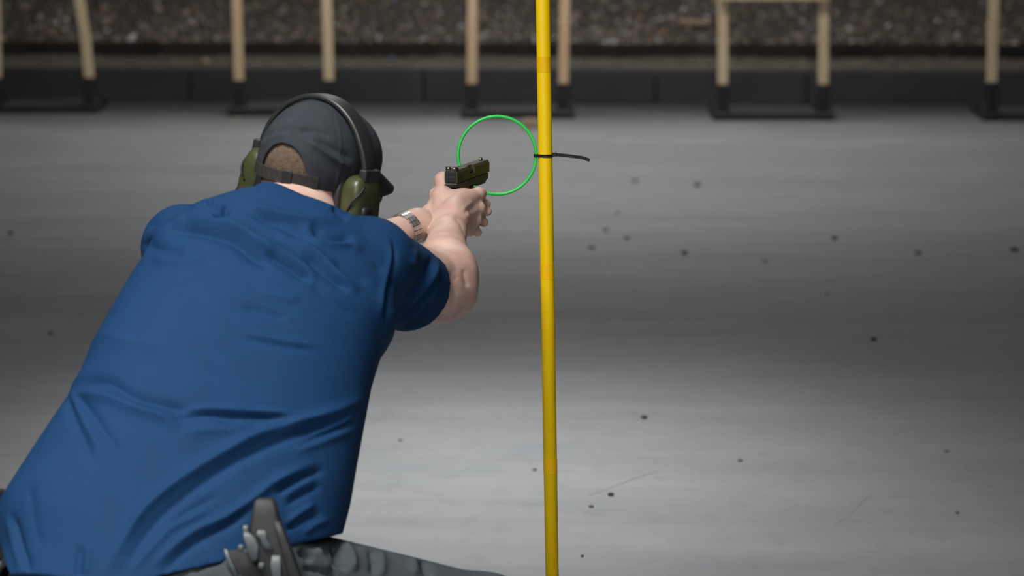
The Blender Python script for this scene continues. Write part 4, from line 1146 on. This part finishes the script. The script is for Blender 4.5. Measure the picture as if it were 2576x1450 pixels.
loftpx('hanger', [(566, 600, 1384, 0.01), (576, 640, 1400, 0.0), (592, 668, 1430, -0.002), (612, 690, 1470, 0.0), (625, 700, 1530, 0.0)], HZ + 0.012, 0.012, M['belt'], ho)
loftpx('hanger_edge', [(564, 572, 1382, 0), (568, 579, 1402, -0.004), (578, 590, 1425, -0.004), (590, 604, 1455, 0)], HZ - 0.002, 0.006, M['holster_grey'], ho)
for x, y in ((606, 1379), (658, 1424)):
    bm = bmesh.new(); c = P(x, y, HZ - 0.022)
    add_superell(bm, Matrix.Translation(Vector(c)) @ Matrix(((1, 0, 0, 0), (0, 0, 1, 0), (0, -1, 0, 0), (0, 0, 0, 1))), (0.0052, 0.0052, 0.006), 2.6, 16, 10)
    link('screw', bm_mesh('screw', bm), M['holster_grey'], ho, smooth=True)
# pouch on the left hip
po = empty('magazine_pouch', tuple(P(-20, 1320, 5.62))); tag(po, 'black pouch on the person\'s left hip at the picture edge', 'pouch')
loftpx('pouch_body', [(-48, 4, 1238, 0), (-50, 10, 1246, 0), (-52, 12, 1300, 0), (-46, 20, 1400, 0), (-40, 22, 1410, 0)], 5.645, 0.022, M['belt'], po)
loftpx('pouch_flap', [(-52, 6, 1232, 0), (-54, 11, 1242, 0), (-54, 12, 1262, 0), (-52, 10, 1270, 0)], 5.645, 0.026, M['black'], po)

# ------------------------------------------------------------------ pistol
gun = empty('pistol', tuple(gp_(0, 40, 0))); tag(gun, 'compact olive and black pistol held in both hands', 'pistol')
full = [(-12.7, 0), (12.7, 0), (12.7, 18.0), (9.3, 23), (-9.3, 23), (-12.7, 18.0)]
bm = bmesh.new()
add_prism(bm, full, 0, 68, 'y', GMm, 0.8)
add_prism(bm, [(-12.7, 0), (12.7, 0), (12.7, 8), (4, 8), (4, 23), (-9.3, 23), (-12.7, 18.0)], 66, 96, 'y', GMm, 0.4)
add_prism(bm, full, 94, 174, 'y', GMm, 0.8)
sl_o = link('slide', bm_mesh('slide', bm), M['slide'], gun)
def gsub(name, bm, mat, par=None, smooth=False):
    o = link(name, bm_mesh(name, bm), mat, None if par else gun, smooth)
    if par: o.parent = par
    return o
for i in range(7):
    for s in (-1, 1):
        bm = bmesh.new(); add_box(bm, (s * 12.8, 7 + i * 3.6, 9), (0.9, 1.7, 15), GMm, bev=0.2, seg=1); gsub('serration', bm, M['slide'], sl_o)
bm = bmesh.new(); add_prism(bm, [(-2, 8.5), (9, 8.5), (9, 12), (7, 15.5), (3, 17)], 67, 95, 'y', GMm, 0.5); gsub('barrel_hood', bm, M['black'])
bm = bmesh.new(); add_box(bm, (0, -0.4, 10.5), (19, 1.6, 17), GMm, bev=0.5); pl = gsub('rear_plate', bm, M['steel_dark'], sl_o)
bm = bmesh.new(); add_box(bm, (0, -1.4, 7.2), (17, 0.8, 1.6), GMm, bev=0.2, seg=1); add_box(bm, (0, -1.4, 15), (15, 0.8, 1.6), GMm, bev=0.2, seg=1); gsub('plate_step', bm, M['black'], sl_o)
# rear sight
bm = bmesh.new(); add_prism(bm, [(1.5, 22.5), (14, 22.5), (12, 25), (6, 29), (1.5, 29)], -11.0, -2.1, 'x', GMm, 0.4); add_prism(bm, [(1.5, 22.5), (14, 22.5), (12, 25), (6, 29), (1.5, 29)], 2.1, 11.0, 'x', GMm, 0.4)
add_box(bm, (0, 7.7, 23.8), (5, 12, 2.4), GMm); rs = gsub('rear_sight', bm, M['black'])
for s in (-1, 1):
    bm = bmesh.new(); add_superell(bm, GMm @ Matrix.Translation((s * 5.6, 1.4, 26.6)), (1.5, 0.6, 1.5), 2, 14, 8); gsub('sight_dot', bm, M['white_dot'], rs, True)
bm = bmesh.new(); add_prism(bm, [(156, 22.8), (165, 22.8), (163, 27.5), (157, 28.8)], -2.3, 2.3, 'x', GMm, 0.4); fs = gsub('front_sight', bm, M['black'])
bm = bmesh.new(); add_superell(bm, GMm @ Matrix.Translation((0, 156.3, 26.2)), (1.6, 0.7, 1.6), 2, 14, 8); gsub('sight_dot', bm, M['white_dot'], fs, True)
# frame: dust cover, tang, grip, trigger guard
bm = bmesh.new()
add_prism(bm, [(-2, -1.2), (170, -1.2), (168, -12), (158, -14), (150, -19), (112, -19), (108, -14), (70, -14), (20, -14), (6, -9), (-3, -6)], -12.2, 12.2, 'x', GMm, 1.6)
add_prism(bm, [(6, -10), (62, -12), (50, -60), (36, -108), (-16, -108), (-6, -60), (2, -28)], -14.5, 14.5, 'x', GMm, 4.0)
fr_o = gsub('frame', bm, M['frame'])
bm = bmesh.new(); add_prism(bm, [(-9, -3.5), (4, -3), (4, -8.5), (-6, -8)], -12.5, 12.5, 'x', GMm, 1.5); gsub('tang', bm, M['black'], fr_o)
bm = bmesh.new(); tg = [gp_(0, y, z) for y, z in ((60, -44), (80, -46), (98, -44), (106, -34), (108, -18))]
add_sweep(bm, catmull(tg, 5), rrect(0.006, 0.003, 0.0015, 2), up=gr); gsub('trigger_guard', bm, M['frame'], fr_o)
bm = bmesh.new(); add_sweep(bm, catmull([gp_(0, 82, -16), gp_(0, 80, -26), gp_(0, 84, -36)], 4), rrect(0.003, 0.0025, 0.001, 2), up=gr); gsub('trigger', bm, M['black'], fr_o)
bm = bmesh.new(); add_box(bm, (13.2, 74, -6), (2, 14, 4), GMm, bev=0.6); gsub('slide_lock', bm, M['black'], fr_o)
bm = bmesh.new(); add_box(bm, (0, 9, -112), (29, 56, 8), GMm, bev=2); gsub('magazine_base', bm, M['black'])
bm = bmesh.new(); bmesh.ops.create_cone(bm, cap_ends=True, segments=24, radius1=7, radius2=7, depth=4, matrix=Matrix.Translation((0, 174.5, 12)) @ Matrix.Rotation(math.pi / 2, 4, 'X'))
for v in bm.verts: v.co = GMm @ v.co
gsub('muzzle', bm, M['steel_dark'], None, True)

# ------------------------------------------------------------------ wristwatch on the left wrist
wa = nrm(WL - EL)
wc = P(1031, 574, 6.46)
# slide the centre onto the forearm axis
wc = EL + wa * ((wc - EL) @ wa)
tw = np.linalg.norm(wc - ml) / np.linalg.norm(WL - ml); rw = 0.045 + (0.0285 - 0.045) * tw
ua = nrm(np.cross(wa, [0, 0, 1])); ub = np.cross(ua, wa)
watch = empty('wristwatch', tuple(wc)); tag(watch, 'steel bracelet wristwatch on the person\'s left wrist', 'watch')
def link_mesh(w):
    bm = bmesh.new()
    for c, s in (((0, 0, 0), (0.008, 0.0029, 0.0078)), ((-0.0068, 0, 0), (0.0056, 0.0025, 0.0074)), ((0.0068, 0, 0), (0.0056, 0.0025, 0.0074))):
        add_box(bm, c, s, bev=0.0006)
    return bm_mesh('bracelet_link', bm)
lme = link_mesh(0); lme.materials.append(M['steel'])
NL = 24; RWt = rw + 0.0022
for i in range(NL):
    a = 2 * math.pi * i / NL
    if i in (17, 18, 19): continue          # the case sits here
    no = math.cos(a) * ua + math.sin(a) * ub; tg_ = np.cross(no, wa)
    Mx = Matrix(((wa[0], no[0], tg_[0]), (wa[1], no[1], tg_[1]), (wa[2], no[2], tg_[2]))).to_4x4()
    Mx.translation = Vector(wc + no * RWt)
    o = bpy.data.objects.new('bracelet_link', lme); COL.objects.link(o); o.parent = watch
    o.matrix_parent_inverse = Matrix.Translation(watch.location).inverted(); o.matrix_basis = Mx
a = 2 * math.pi * 18 / NL; no = math.cos(a) * ua + math.sin(a) * ub; tg_ = np.cross(no, wa)
Mx = Matrix(((wa[0], tg_[0], no[0]), (wa[1], tg_[1], no[1]), (wa[2], tg_[2], no[2]))).to_4x4(); Mx.translation = Vector(wc + no * (RWt + 0.003))
bm = bmesh.new(); bmesh.ops.create_cone(bm, cap_ends=True, segments=40, radius1=0.0205, radius2=0.019, depth=0.010, matrix=Mx); cs = link('watch_case', bm_mesh('watch_case', bm), M['steel'], watch)
bm = bmesh.new(); bmesh.ops.create_cone(bm, cap_ends=True, segments=40, radius1=0.0165, radius2=0.0162, depth=0.002, matrix=Mx @ Matrix.Translation((0, 0, 0.0055)))
o = link('dial', bm_mesh('dial', bm), M['dial'], None); o.parent = cs
